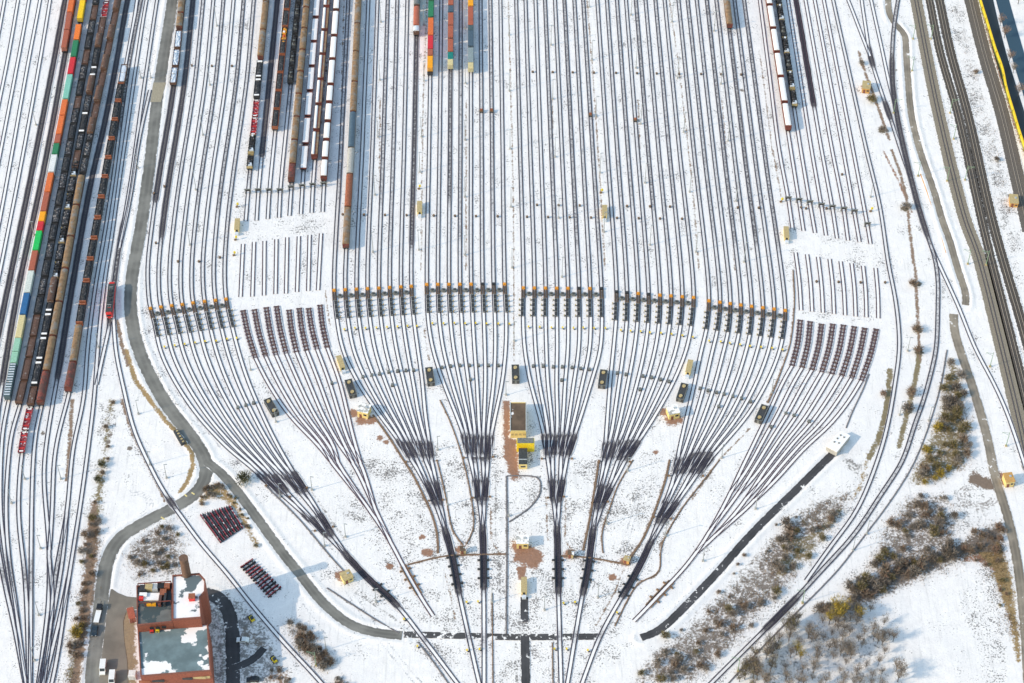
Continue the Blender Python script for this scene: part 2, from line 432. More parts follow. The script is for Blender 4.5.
bundle('D', NAMES['D'], [431.4,441.3,451,460.8,470.7,480.6,490.3,500.3], ROW['D'],
  [(426.8,284),(428,320),(433,350),(443.5,383),(456.6,416),(463,433)], [(504.6,284),(506.2,320),(505.6,350),(502,383),(495,416),(491.5,433)],
  [(469.5,457),(474.5,457),(482.5,457),(488,457)], [(478.5,497),(484.5,497)], (482.5,530), [(483.7,592),(484,640),(484,683),(484,700)], 589,
  wear_up=[.35,.4,.62,.5,.35,.45,.5,.4])
bundle('E', NAMES['E'], [516.1,525.4,535.4,544.9,554.9,564.3,574.3,583.1], ROW['E'],
  [(523.5,288),(523,320),(524.7,350),(530.5,383),(539.7,416),(543.8,433)], [(601.3,288),(602,320),(600.3,350),(591,383),(581,416),(575.4,433)],
  [(547.5,458),(552.5,458),(561,458),(567,458)], [(553,497),(559.5,497)], (557,530), [(557.8,553),(558.4,590),(559.6,636),(561,683),(561.5,702)], 590,
  wear_up=[.45,.4,.35,.5,.4,.55,.45,.5])
bundle('F', NAMES['F'], [597.2,606.8,616.8,625.9,635.7,645.4,655.3,664.5], ROW['F'],
  [(616.5,292),(616,320),(613.3,350),(610,383),(607.5,416),(606.3,433)], [(693.7,297),(691.5,325),(686.3,350),(673,383),(654.8,416),(644,433)],
  [(603.8,462),(608.5,462),(617.5,462),(624.5,462)], [(597,503),(603,503)], (592.5,533), [(587.4,573),(583,592),(575.3,636),(567.5,683),(564,702)], 591,
  wear_up=[.4,.45,.5,.4,.55,.45,.5,.4])
bundle('G', NAMES['G'], [678.3,687.5,696.6,706.6,716.2,725.7,734.5,744], ROW['G'],
  [(709,300),(706.5,330),(701.3,350),(694.7,383),(687,416),(683,433),(679,450)], [(785.4,310),(784,330),(780,350),(766.6,383),(747,416),(733,433),(718,450)],
  [(674.5,476),(680,476),(689.5,476),(696,476)], [(659.5,518),(665.5,518)], (649.5,545), [(636,573),(620.5,599),(600,636),(582.3,683),(575,702)], 599,
  wear_up=[.45,.5,.45,.55,.45,.6,.5,.55])
fanB = bundle('B', NAMES['B'], None, None,
  [(255.4,358),(268,383),(290,416),(306,433),(319,446)], [(327.4,348),(340,383),(348,416),(352,433),(355.5,446)],
  [(332,463),(338,463),(353,463),(360.6,463)], [(370,511),(375,509)], (390,541), [(403,566),(412,582),(421,598),(433,616)], 598, rust=True)
fanH = bundle('H', NAMES['H'], None, None,
  [(792,366),(782.4,383),(767.4,416),(759,433),(751,450),(740,472)], [(861.3,380.7),(849.7,400),(828,427),(812,441),(798,455),(775,481)],
  [(731,492),(738,494),(747,498),(755,500)], [(709.5,532),(716,535)], (696,553), [(681,572),(663,590.5),(646,609),(634,621)], 621, rust=True)
# tracks above the cut in B and H, the loose pieces in the gap, the rebuilt panels
sigB = [(248.2,190.5),(258.5,190),(269.5,190),(280.3,190),(291.4,187),(302.5,185.6),(313,184.5),(324,183.5)]
endB = [(245.7,221),(256.5,220.6),(267.7,219),(279,217.8),(289.4,216),(300.8,214.4),(311.6,213),(322.6,212)]
topB = [267,277.5,288.5,299,307.7,317.5,327.7,337.6]
TB = []
for i in range(8):
    k = (sigB[i][0]-topB[i])/sigB[i][1]
    TB.append(track([(topB[i]-25*k,-25),(topB[i],0),lerp((topB[i],0),sigB[i],.5),sigB[i],endB[i]], f'{ORDL[i]} of the tracks ending in snow at the left cut', 'dead-end tracks of the left cut-off bundle',
       [(-99,[240,158,150,110,200,180,170,190][i],[.5,1.0,.35,.5,.6,.2,.2,.2][i]),(186,999,.25)], 'bed'))
st0 = [(243,244),(254,242),(264.5,241),(276.4,239.3),(287.2,237.5),(298.8,236.3),(309.6,235),(321,233.5)]
st1 = [(240.5,297),(252.3,296.6),(264,295.5),(275.5,294),(286,293.6),(297,292),(308.2,291),(318,290.3)]
for i in range(8):
    track([st0[i], lerp(st0[i], st1[i], .5), st1[i]], f'{ORDL[i]} of the loose track lengths lying in snow at the left cut', 'loose track lengths on the left', .12, 'bed_rust', 'rail_rust')
pn0 = [(243,310.4),(254.3,309.5),(266.2,307.4),(276.5,306.2),(289,309.9),(299.1,308.2),(308.6,308.2),(320,305)]
pn1 = [(255.4,358),(265.7,356.6),(275.9,355.2),(286.2,353.7),(296.5,352.2),(306.8,350.8),(317.1,349.4),(327.4,348)]
PANELS = []
def panels(a, b, bow, desc, grp):
    for i in range(8):
        mid = lerp(a[i], b[i], .5); mid = (mid[0]+bow, mid[1])
        sp = Spline([a[i], mid, b[i]], 1.5)
        n = len(sp.p)
        o = ribbon('retarder_panel', sp, 1.4, .16, 'bed_panel', wear=np.full(n, .58))
        tag(o, f'{ORDL[i]} rusty brown brake panel with studs {desc}', 'track brake', grp)
        for s in (-1,1): link('rail', rail_mesh(sp, s*.74, .15, 'rail_rust', .3, .2), o)
        m = MB()
        for l in np.arange(1.0, sp.len[-1]-.5, 2.0):
            for s in (-1, 1):
                q = sp.at_len(l); nn = sp.n[min(n-1, int(l/sp.len[-1]*(n-1)))]
                m.box((q[0]+nn[0]*s*.42, q[1]+nn[1]*s*.42, .26), (.28,.5,.22), 'brake_brown', math.atan2(nn[1], nn[0]))
        m.build('stud_row', o)
        PANELS.append(sp)
panels(pn0, pn1, -1.2, 'of the left rebuilt row', 'brake panels of the left rebuilt row')
sigH = [(788,198),(798.7,199.7),(809.5,202),(821,204.5),(832,206.5),(843.5,208.5),(854,211),(867,223.8)]
endH = [(792.5,228.5),(803.5,231),(815,233),(826,235.5),(837,238.5),(848,240.5),(859.5,242),(870.5,244)]
topH = [759.7,767.5,777.5,788,796,805.4,814.6,823.7]; y150 = [779,790.7,800.7,811.5,821.5,832,843,853]
TH_ = []
for i in range(8):
    k = (y150[i]-topH[i])/150
    TH_.append(track([(topH[i]-25*k,-25),(topH[i],0),(lerp((topH[i],0),(y150[i],150),.5)),(y150[i],150),sigH[i],endH[i]], f'{ORDL[i]} of the tracks ending in snow at the right cut', 'dead-end tracks of the right cut-off bundle',
       [(-99,108,[.15,.6,.6,.2,1.4,.15,.15,.15][i]),(108,999,.2)], 'bed_rust' if i not in (4,) else 'bed', 'rail_rust'))
sh0 = [(796,252),(807,254.5),(818.5,257),(829.5,259.5),(841,261.5),(852.5,263.5),(864,265.5),(875,268)]
sh0 = [(795.5,252.5),(807,254.5),(818,257),(829.5,259),(840.5,261.5),(851.5,263.5),(863,266),(875.5,268)]
sh1 = [(801.1,310.3),(812.1,311.6),(822.9,312.8),(834,314),(845.1,315.3),(855.6,316.5),(866.4,317.4),(878.3,318.3)]
for i in range(8):
    track([sh0[i], (lerp(sh0[i], sh1[i], .5)[0]+1.0, lerp(sh0[i], sh1[i], .5)[1]), sh1[i]], f'{ORDL[i]} of the loose track lengths lying in snow at the right cut', 'loose track lengths on the right', .12, 'bed_rust', 'rail_rust')
ph0 = [(800.3,320),(810.2,321.5),(821.5,324),(832.8,324),(843.5,325),(854.3,326.5),(864.7,328),(876.3,329)]
ph1 = [(792+9.9*i, 366+2.1*i) for i in range(8)]
panels(ph0, ph1, 1.6, 'of the right rebuilt row', 'brake panels of the right rebuilt row')

# ------------------------------------------------------------------ left yard
LY = {}
def ly(k, pts, label, wear, dx=0, **kw):
    if dx: pts = [(x+(dx*min(1, max(0, (430-y)/45))), y) for x, y in pts]
    LY[k] = track(pts, label, 'tracks of the left yard', wear, **kw)
ly('Tz', [(9,-25),(4.5,0),(-6,60)], 'snowy track cutting the upper left corner of the photo', .1)
ly('Ta', [(22,-25),(18,0),(7.5,60),(-5,122)], 'snowy track second from left at the upper left edge', .1)
ly('Tb', [(33,-25),(29,0),(18,60),(-4,175)], 'snowy track third from left at the upper left edge', .1)
ly('Tc', [(44,-25),(40,0),(28.6,60),(8,175),(-6,250)], 'snowy track fourth from left at the upper left edge', .1)
ly('Td', [(54,-25),(50,0),(40,60),(19,175),(-3,286)], 'snowy track just left of the two dark ballasted tracks', .15)
ly('Te', [(70,-25),(65,0),(54,60),(31.6,173),(8.3,286),(-8,365)], 'empty track on dark melted ballast, left of its dark twin', 1.0)
ly('Tf', [(79,-25),(74,0),(64,60),(43,173),(18.8,286),(4,372),(-4,430),(-6,490),(-3,540),(5,585),(15,630),(25,683),(30,705)], 'track on dark ballast under the rust red containers at top left', [(-99,380,1.0),(380,560,.3),(560,592,.55),(592,999,.3)])
ly('Tg', [(87,-25),(82,0),(72,60),(50.5,173),(28,286),(7.5,396),(3,430),(.5,470),(.5,512),(6,560),(14,605),(20,640),(26,683),(31,705)], 'track carrying the long train of coloured containers', [(-99,410,.22),(410,560,.3),(560,592,.55),(592,999,.3)], dx=3.0)
ly('Th', [(99,-25),(94.7,0),(83,65),(61.5,181),(39.9,294),(19,402),(12,432),(8,465),(6,512),(9,560),(15,600),(20,640),(26,683),(30,702)], 'track carrying the train of dark open wagons beside the containers', [(-99,405,.22),(405,560,.3),(560,592,.55),(592,999,.3)], dx=3.0)
ly('Ti', [(109,-25),(104.6,0),(92,71.6),(71.4,178),(51.5,291),(32,394),(22.4,450),(18.5,512),(25,578),(27.4,625),(29,690)], 'track carrying the mixed train that ends in red flat wagons', [(-99,405,.22),(405,560,.3),(560,592,.55),(592,999,.3)], dx=3.0)
ly('Tj', [(122,-25),(116.5,0),(103.8,63),(80.6,176),(60.6,289),(41.5,396),(36,432),(33,465),(31.6,512),(31,570),(30.7,633),(30,700)], 'track carrying the train with the long tan roof', [(-99,405,.22),(405,560,.3),(560,592,.55),(592,999,.3)], dx=3.0)
ly('Tk', [(133,-25),(127.5,0),(116,65),(104,126),(91.5,180),(77.5,256),(70,300),(59,369),(53,402),(48,432),(44.5,460),(44,485),(46.5,515),(49,550),(48.5,600),(43,650),(36,700)], 'empty dark track between the tan train and the coal wagons', [(-99,380,.9),(380,560,.3),(560,592,.55),(592,999,.3)])
ly('Tl', [(136,-25),(134,0),(123,65),(103.8,176),(83,294),(67.3,389),(59,432),(54.5,457),(52,512),(49.5,550)], 'track carrying the coal wagons', [(-99,400,.22),(400,560,.3),(560,592,.55),(592,999,.3)], dx=3.0)
ly('Tm', [(146,-25),(141,0),(129.5,60),(121.5,115),(114,173),(104.5,235),(95.5,286),(88,345),(83.5,399),(73,449),(66.8,512),(55,578),(50,625),(40,683),(36,702)], 'empty track first to the right of the coal wagons', [(-99,130,.6),(130,540,.3),(540,600,.55),(600,999,.35)])
ly('Tn', [(152,-25),(146.5,0),(137,60),(129,115),(120.5,173),(112,235),(104,286),(98.5,340),(94,399),(88,449),(79.3,512),(70,570),(57,630),(44,683),(39,702)], 'empty track second to the right of the coal wagons', [(-99,545,.3),(545,605,.6),(605,999,.35)])
ly('Tq', [(79.3,512),(74,545),(67,590),(60,640),(52,683),(47,702)], 'rightmost track of the lower left throat', .35)
ly('Tr', [(66.8,512),(63,556),(54.5,608),(46,650),(41,690)], 'slanting crossover track in the lower left throat', .4)
ly('Ts', [(48.8,556),(52.5,595),(49.5,640),(43.5,683),(41,700)], 'short bowed track in the lower left throat', .4)
ly('To', [(161,-25),(157,0),(148,60),(140,115),(132,173),(125,215),(118.5,250),(113,290),(109.5,325),(103,355),(96.5,385)], 'track passing under the red locomotive beside the grey road', [(-99,220,.35),(220,330,.8),(330,999,.2)])
ly('L0', [(120,240),(116.5,265),(113.3,292),(113.6,319),(116,352),(123,386),(134.6,432),(149.5,465),(162,489),(184.8,521.5),(203,546),(224,570),(253,606.5),(286,645),(316,677),(336,700)], 'single track curving across the grey road and past the brick building', [(-99,300,.7),(300,494,.12),(499,506,1.0),(512,999,.12)])
ly('Tp', [(150,90),(139,140),(131.5,190),(127.5,212),(124,228),(119.5,248)], 'short connecting track beside the grey road above the locomotive', .4)
# ------------------------------------------------------------------ right side
RT = {}
def rt(k, pts, label, wear=.12, group='tracks curving round the right side', **kw): RT[k] = track(pts, label, group, wear, **kw)
rt('R1', [(828,-25),(833,0),(849,72),(866.3,150),(879.5,205),(888.5,265),(894.6,295),(898,320),(899.3,350),(895,383),(889.5,416),(881,450),(857,510),(831,546),(806,581)], 'inner curved track around the right-hand bundle', .32)
rt('R2', [(902,-25),(898,0),(893.5,30),(892,60),(893,90),(896.5,113),(902,141),(911,179),(920,212.6),(928.7,240),(934.5,256.6),(938,281.5),(937.8,306),(936,350),(930.4,375),(923.7,400),(914.6,424.7),(902.5,461),(882,493),(854,534.7),(821,571),(793,601.5),(773,621.5),(741.5,653),(713.3,681),(692,703)], 'outer curved track on darker ballast around the right-hand bundle',
   [(-99,60,.55),(60,240,.8),(240,600,.5),(600,628,1.15),(628,999,.35)])
rt('R3', [(858,-25),(861.5,0),(866,30),(870.5,57),(880,88),(890,117),(900,148),(911,180)], 'track with dark switches joining the outer curve at upper right', [(-99,45,.15),(45,70,.9),(70,98,.2),(98,122,.9),(122,999,.4)])
rt('R4', [(836,-25),(846,-5),(854,15),(862,36),(870,56)], 'short track running into the dark switches at upper right', .15)
rt('R5', [(866,-25),(871,0),(882,50),(889.5,85),(897,113)], 'track left of the upper right gravel path', .15)
rt('R6', [(921,215),(926,232),(932.5,250),(944,275),(959,308),(975,348),(993.5,383),(1007,413),(1024,463),(1034,495)], 'single track leaving the outer curve towards the lower right')
def main(k, pts, bed, w, label): 
    sp = Spline(pts, 4.0); o = ribbon('railway_track', sp, w, .035, bed, wear=np.full(len(sp.p), w)); tag(o, label, 'railway track', 'main line tracks')
    for s in (-1,1): link('rail', rail_mesh(sp, s*.70, .03, 'rail' if bed == 'bed_tan' else 'rail_main', .2), o)
    RT[k] = sp; sp.z = .035; TRACKS.append(sp)
main('M1', [(911,-25),(916,0),(938.5,113),(967,226),(976,240+8),(1003,353),(1019,420),(1030,470)], 'bed_tan', 3.1, 'main line track on pale tan ballast')
main('M2', [(923.5,-25),(929.5,0),(939.5,50),(957.5,113),(983,226),(1015,353),(1033,425)], 'bed_dark', 2.2, 'main line track on dark ballast beside the tan one')
main('M3', [(933.5,-25),(939.5,0),(950,50),(967.5,113),(993.5,226),(1021.6,323),(1034,368)], 'bed_dark', 2.45, 'rightmost of the two dark main line tracks')
main('M4', [(965,-25),(971,0),(985,56),(1002,113),(1017.5,179),(1030,232)], 'bed_brown', 3.5, 'track on brown ballast along the yellow barrier')
# ------------------------------------------------------------------ roads, paths, water
BANKS = []
RZ = [0]
def road(name, pts, hw, mat, label, bank=.2, step=2.5, cat='road'):
    sp = Spline(pts, step); RZ[0] += 1
    o = ribbon(name, sp, hw, .002+.002*RZ[0], mat, uvn=np.full(len(sp.p), 1.0)); tag(o, label, cat, None, 'structure')
    w = [tuple(q) for q in sp.p[::2]]+[tuple(sp.p[-1])]
    BANKS.append((w, hw, bank)); return sp
road('road', [(175,-25),(172.5,0),(163,60),(157,101),(148.6,173),(141,226),(131,286),(131.6,319),(139.5,352),(155.5,386),(168,407),(188.5,433),(201,451),(207,466),(204,482),(193,496.5),(175,507),(145,522),(120,537.5),(114.5,545),(106,563),(103,584),(99,620),(95,650),(92,683),(90,700)], 2.65, 'asphalt', 'grey asphalt road winding past the yard to the brick building')
road('side_road', [(207,462),(218,470),(228,480),(246,503),(269.5,535),(288,560),(298,571),(308,585),(323,603),(340,618),(353,626.5),(374.6,632.5),(390,634.5),(402,635.5)], 1.9, 'asphalt', 'grey side road branching off and curving below the left bundles')
road('service_road', [(404,634.5),(430,635),(470,636),(506,637),(554,637),(600,636.5)], 1.35, 'asphalt_patchy', 'half snowed-over service road crossing the hump tracks', 0)
road('service_road', [(525,636),(525.5,660),(526,700)], 1.6, 'asphalt_dark', 'dark service road leading down from the middle', 0)
road('service_road', [(524.3,597),(524.6,622)], 1.4, 'asphalt_dark', 'short dark paved strip below the tan hut', 0)
road('service_road', [(641,637.5),(651,634.5),(660,630),(676,615.5),(698,593),(721.5,568),(743,543),(770,515),(795,491),(823,463),(838,449)], 1.55, 'asphalt_dark', 'dark asphalt service road running diagonally at right', .2)
road('gravel_path', [(889,-25),(888,0),(889.5,15),(895,25),(904,32),(906,50),(907,66),(908.5,86),(911,113),(918.5,146),(927,171),(935.4,196),(942.5,221),(949.5,240),(957,266.6),(963.6,286.5),(966.5,297),(965.5,305)], 1.5, 'gravel_road', 'tan gravel path between the tracks and the main line', .25)
road('gravel_path', [(953.6,314),(954,329),(958.6,346),(967,370),(978.5,406),(988.5,443),(995,476.6),(1000,493),(1006.7,513),(1012,535),(1017,560),(1021,590),(1026,640),(1029,700)], 1.8, 'gravel_road', 'tan gravel path running down the right edge', .2)
BANKS.pop()
# yard in front of the building
m = MB(); pad = [(111,588),(118,593),(127,596.5),(138,597.5),(139,608),(126,612),(123,622),(124,640),(127,660),(129,700),(98,700),(100,670),(105,630),(108,604)]
vs = [(*P(*p), .022) for p in pad]; me = bpy.data.meshes.new('paved_yard'); me.from_pydata(vs, [], [tuple(range(len(vs)))])
me.materials.append(M['pad']); uv = me.uv_layers.new(name='UVMap'); uv.data.foreach_set('uv', [0.42, 0]*len(me.loops))
if me.polygons[0].normal.z < 0: me.flip_normals()
tag(link('paved_yard', me), 'brownish paved yard in front of the brick building', 'pavement', None, 'structure')
PAD = [P(*q) for q in pad]
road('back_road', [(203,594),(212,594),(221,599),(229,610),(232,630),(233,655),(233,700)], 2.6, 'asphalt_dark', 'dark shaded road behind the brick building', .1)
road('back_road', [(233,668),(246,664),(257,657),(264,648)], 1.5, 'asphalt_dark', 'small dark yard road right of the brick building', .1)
def trough(pts, label, w=.5, mat='concrete'):
    sp = Spline(pts, 2.5); n = len(sp.p); vs = []
    for du, z in ((-w/2,0),(-w/2,.16),(w/2,.16),(w/2,0)): vs.append(np.column_stack([sp.p+sp.n*du, np.full(n, z)]))
    vs = np.stack(vs, 1).reshape(-1,3); fs = [(4*i+k, 4*i+k+1, 4*i+5+k, 4*i+4+k) for i in range(n-1) for k in range(3)]+[(0,1,2,3),(4*n-1,4*n-2,4*n-3,4*n-4)]
    m = MB(); m.add(vs.tolist(), fs, mat); tag(m.build('cable_trough'), label, 'cable trough', 'cable troughs')
mt('trough', (.16,.145,.15), .85, spread=.3); mt('trough_brown', (.20,.125,.08), .9, spread=.35)
for q, lb, w_, mm in (([(947,350),(938,396),(914,463),(887,506),(865,535),(838,570),(789,620),(750,660),(726,686)],'thin dark cable line right of the outer right-hand curve',.45,'trough'),
  ([(506.5,476),(507,515),(507,553),(506.5,600),(506.5,634)],'dark straight cable trough left of the yard axis',.6,'trough'),([(507,476),(538,476.5),(541,481),(541,494),(530,508),(509,522)],'bent dark cable trough around the small snow field below the annex',.5,'trough'),
  ([(327,588),(350,603),(376,620),(399,633)],'dark cable trough left of the leftmost long brake',.5,'trough'),([(266,486),(300,520),(330,556),(352,580)],'dark cable trough left of the leftmost throat',.5,'trough'),([(418,642),(435,664),(450,686)],'dark cable trough left of the leftmost hump track at the bottom',.5,'trough'),
  ([(492,593),(492.5,640),(493,690)],'thin straight cable line right of the straight hump track',.4,'trough_brown'),([(552.5,643),(553,690)],'thin straight cable line left of the first right-hand hump track',.4,'trough_brown'),
  ([(869,374),(862,392),(854,408),(846,428)],'thin dark cable line right of the right cut-off bundle',.45,'trough'),([(373,415),(389.7,438),(403,459.6),(415,478),(423,495),(431.6,513),(437.4,533),(438,553)],'brown cable trough left of the tan train throat',.8,'trough_brown'),
  ([(599,460),(594,493),(589,523),(583,550.5)],'brown cable trough left of the throat right of the axis',.8,'trough_brown'),([(669.6,460),(666,478),(656,508),(641,543),(628,559.6)],'brown cable trough left of the slanting right throat',.8,'trough_brown'),
  ([(437.4,462),(442,480),(446.5,500),(453,533),(463,544.7)],'thin brown trough right of the tan train throat',.45,'trough_brown'),([(440,400),(450,421),(458,443),(463,460),(468,480),(472,503),(474,530),(466.4,544)],'thin brown trough left of the throat left of the axis',.45,'trough_brown'),
  ([(719.5,460),(700,485),(683,506.5),(666,534.7),(660,548),(660.5,571),(653,577.5),(639.7,581),(626,603),(615,626)],'thin brown trough right of the slanting right throat',.45,'trough_brown'),([(633,460),(616.5,488),(610,508),(602,530),(601.5,540),(603,553)],'thin brown trough right of the second throat right of the axis',.45,'trough_brown'),
  ([(408,564.7),(446.5,555.5),(479.7,554.7),(506,554)],'brown cross trough left of the yard axis',.6,'trough_brown'),([(560,556),(585,557),(630,565)],'brown cross trough right of the yard axis',.6,'trough_brown'),
  ([(793,270),(794.5,303),(790,345),(783,366),(776,385),(768,403)],'brown cable trough left of the right cut-off bundle',.45,'trough_brown'),([(920.5,174),(929,198),(937,222),(946,253)],'orange pipe line beside the gravel path',.4,'orange')): trough(q, lb, w_, mm)
def water_mat(name, col, rough):
    m, nt, b = newmat(name); b.inputs['Base Color'].default_value = (*col, 1); b.inputs['Roughness'].default_value = rough; g = NT(nt)
    geo = g.n('ShaderNodeNewGeometry'); n = g.noise(geo.outputs['Position'], .6, 4)
    bp = g.n('ShaderNodeBump', ins={'Strength': .12, 'Distance': .1, 'Height': n}); nt.links.new(bp.outputs[0], b.inputs['Normal']); M[name] = m
water_mat('water', (.035,.07,.10), .12); water_mat('ditch', (.018,.024,.03), .35)
def strip(name, pts, hw, z, mat, label, cat): 
    sp = Spline(pts, 4); tag(ribbon(name, sp, hw, z, mat, uvn=np.full(len(sp.p), 1.0)), label, cat, None, 'structure'); return sp
strip('ditch_water', [(982,-25),(987,0),(999,50),(1012,93),(1022,125),(1036,168),(1050,215)], 2.9, .012, 'ditch', 'dark wet ditch beside the yellow barrier', 'ditch')
strip('canal_water', [(996,-25),(1002.5,0),(1014,41.5),(1022.5,70),(1036,113)], 3.1, .016, 'water', 'blue grey canal in the upper right corner', 'canal')

m = MB(); pp = [P(153.3,82.5),P(166.2,82.5),P(160.7,102),(P(150.2,102))]; vs = [(*q, .02) for q in pp]
mt('road_patch', (.34,.29,.21), .85, spread=.2); m.add(vs, [(0,3,2,1)], 'road_patch'); tag(m.build('road_patch'), 'tan concrete patch in the asphalt road at upper left', 'road', None, 'structure')
mt('road_paint', (.75,.60,.25), .7, spread=.1)
for a_, b_ in (((191.5,492.5),(194.5,494.5)),((161,517),(164.5,519.5)),((184.5,494.5),(187.0,496.5))):
    A_ = np.array(P(*a_)); B_ = np.array(P(*b_)); d_ = (B_-A_)/np.linalg.norm(B_-A_); n_ = np.array([-d_[1], d_[0]])*.28
    m = MB(); m.add([(*(A_-n_), .026), (*(B_-n_), .026), (*(B_+n_), .026), (*(A_+n_), .026)], [(0,1,2,3)], 'road_paint'); tag(m.build('road_marking'), 'short yellow painted bar on the asphalt road by the track crossing', 'road marking', 'yellow bars on the road', 'structure')
# ------------------------------------------------------------------ wagons (local y runs along the track)
def wheels(L, tr=2.0):
    m = MB(); m.box((0,0,.62), (2.0, 2.7, .35), 'steel_dark')
    for y in (-.9,.9):
        for x in (-.75,.75): m.cyl((x-.07,y,.46), (x+.07,y,.46), .46, 'steel_dark', 10)
    return m.mesh('bogie')
BOG = None
def chassis(root, L, mat='steel_dark', z=1.05):
    global BOG
    m = MB(); m.box((0,0,z), (2.5, L-.9, .22), mat)
    for sx in (-.85,.85): m.box((sx,0,z-.22), (.2, L-1.6, .2), mat)
    for sy in (-1,1):
        for sx in (-.87,.87): m.cyl((sx, sy*(L/2-.45), z), (sx, sy*(L/2-.02), z), .2, 'steel_dark', 8)
    m.build('chassis', root)
    if BOG is None: BOG = wheels(L)
    for sy in (-1,1):
        o = link('bogie', BOG, root); o.location = (0, sy*(L/2-2.2), 0)
def heap(w, l, z0, amp, mat, rough=.5, flat=0.0):
    nx_, ny_ = 5, max(6, int(l/.7)); m = MB(); vs = []
    for j in range(ny_+1):
        for i in range(nx_+1):
            u = i/nx_*2-1; v = j/ny_*2-1
            hgt = amp*(1-abs(u)**2)*(1-abs(v)**6)*(.75+.25*math.sin(j*1.1+rough*9))+random.uniform(-.5,.5)*rough*amp
            if i in (0,nx_) or j in (0,ny_): hgt = -.05
            vs.append((u*w/2, v*l/2, z0+hgt))
    fs = [(j*(nx_+1)+i, j*(nx_+1)+i+1, (j+1)*(nx_+1)+i+1, (j+1)*(nx_+1)+i) for j in range(ny_) for i in range(nx_)]
    m.add(vs, fs, mat); return m
def covered(L, c='brown_wagon', roof='tan_wagon', end=None, name='covered_wagon'):
    r = thing(name, 'x', 'wagon'); chassis(r, L)
    b = MB(); b.box((0,0,2.15), (2.75, L-1.1, 1.95), c); b.build('body', r)
    n = 8; prof = [(-1.42,3.1)]+[(-1.42*math.cos(math.pi*k/n), 3.15+.95*math.sin(math.pi*k/n)) for k in range(n+1)]+[(1.42,3.1)]
    q = MB(); q.extrude_profile(prof, -(L/2-.6), L/2-.6, roof)
    for k in range(int(L/2.4)):
        y = -L/2+1.6+k*2.4
        if y < L/2-1: q.box((0, y, 4.02), (1.3,.12,.2), roof)
    q.build('roof', r)
    for s in (-1,1):
        d = MB(); d.box((s*1.40, 0, 2.15), (.07, L*.3, 1.7), c); d.build('sliding_door', r)
    for s in (-1,1):
        e = MB(); e.box((0, s*(L/2-.5), 2.3), (2.6,.14,2.2), end or c); e.build('end_wall', r)
    return r
def openw(L, c='brown_wagon', fill='coal', h=1.6, amp=.5, end=None, endw=.14, name='open_wagon', low=.35, snow_ends=False, rough=.5):
    r = thing(name, 'x', 'wagon'); chassis(r, L)
    b = MB(); z = 1.17+h/2; ln = L-1.1-2*endw
    for s in (-1,1): b.box((s*1.34, 0, z), (.1, ln, h), c)
    for k in range(int(ln/2)+1):
        for s in (-1,1): b.box((s*1.43, -ln/2+.06+k*2*(ln-.12)/(2*int(ln/2)), z), (.08,.12,h-.04), c)
    b.build('side_walls', r)
    for s in (-1,1):
        e = MB(); e.box((0, s*(ln/2+endw/2), z+.03), (2.74, endw-.01, h+.1), end or c); e.build('end_wall', r)
    if snow_ends:
        for s in (-1,1):
            e = MB(); e.box((0, s*(ln/2-.55), z+h/2-.1), (2.2,.9,.5), 'snow_load'); e.build('snow_patch', r)
    heap(2.56, ln-.02, 1.17+h-low, amp, fill, rough).build('load', r)
    return r
def snowtop(L, c='redbrown', name='hopper_wagon', frac=1.0, fill='snow_load'):
    r = thing(name, 'x', 'wagon'); chassis(r, L, 'redbrown')
    b = MB(); b.box((0,0,2.3), (2.8, L-1.9, 2.2), c); b.build('body', r)
    for s in (-1,1):
        e = MB(); e.box((0, s*(L/2-.72), 1.9), (2.6,.35,1.4), c); e.build('end_platform', r)
    q = MB(); w = 2.5*frac; n = 6
    prof = [(-w/2+(2.5-w)/2*0, 3.40)]+[((-math.cos(math.pi*k/n))*w/2-(2.5-w)/2, 3.42+.38*math.sin(math.pi*k/n)) for k in range(n+1)]
    prof = prof[1:]
    q.extrude_profile(prof, -(L/2-1.2), L/2-1.2, fill); q.build('snow_cover', r)
    if frac < .9:
        t = MB(); t.box((1.0, 0, 3.5), (.8, L-2.6, .3), 'tan_wagon'); t.build('hatch_row', r)
    return r
def redflat(L):
    r = thing('flat_wagon', 'x', 'wagon'); chassis(r, L, 'darkred')
    b = MB()
    for s in (-1,1): b.box((s*1.2,0,1.32), (.3, L-1, .3), 'darkred')
    for k in range(7): b.box((0, -L/2+.9+k*(L-1.8)/6, 1.30), (2.1,.35,.24), 'red' if k % 2 else 'darkred')
    b.build('skeleton_frame', r)
    for s in (-1,1):
        e = MB(); e.box((0, s*(L/2-.9), 1.5), (1.5,.5,.12), 'snow_load'); e.build('snow_patch', r)
    return r
def carrier(L, bits=('steel_dark','scrap','snow_load','yellow'), name='loaded_wagon', seed=1):
    rr = random.Random(seed); r = thing(name, 'x', 'wagon'); chassis(r, L)
    b = MB()
    for s in (-1,1):
        b.box((s*1.3,0,1.45), (.14, L-1.2, .5), 'steel_dark')
        for k in range(6): b.box((s*1.3, -L/2+1+k*(L-2)/5, 2.2), (.14,.2,1.0), 'steel_dark')
    b.build('stanchions', r)
    for k in range(max(3, int(L/2.4))):
        y = -L/2+1.6+k*2.3
        if y > L/2-1.2: break
        q = MB(); mt_ = bits[0] if rr.random() < .55 else rr.choice(bits)
        q.box((rr.uniform(-.2,.2), y, 1.75+rr.uniform(0,.5)), (1.9,1.7,1.1+rr.random()), mt_, rr.uniform(-.1,.1), .8)
        q.box((rr.uniform(-.4,.4), y+rr.uniform(-.4,.4), 2.75+rr.random()*.4), (.9,.8,.5), rr.choice(bits), rr.uniform(-.4,.4), .8); q.build('machine_load', r)
    for s in (-1,1):
        e = MB(); e.box((0, s*(L/2-.62), 1.9), (2.5,.12,1.3), 'steel_dark' if 'tan' not in bits else 'tan'); e.build('end_board', r)
    return r
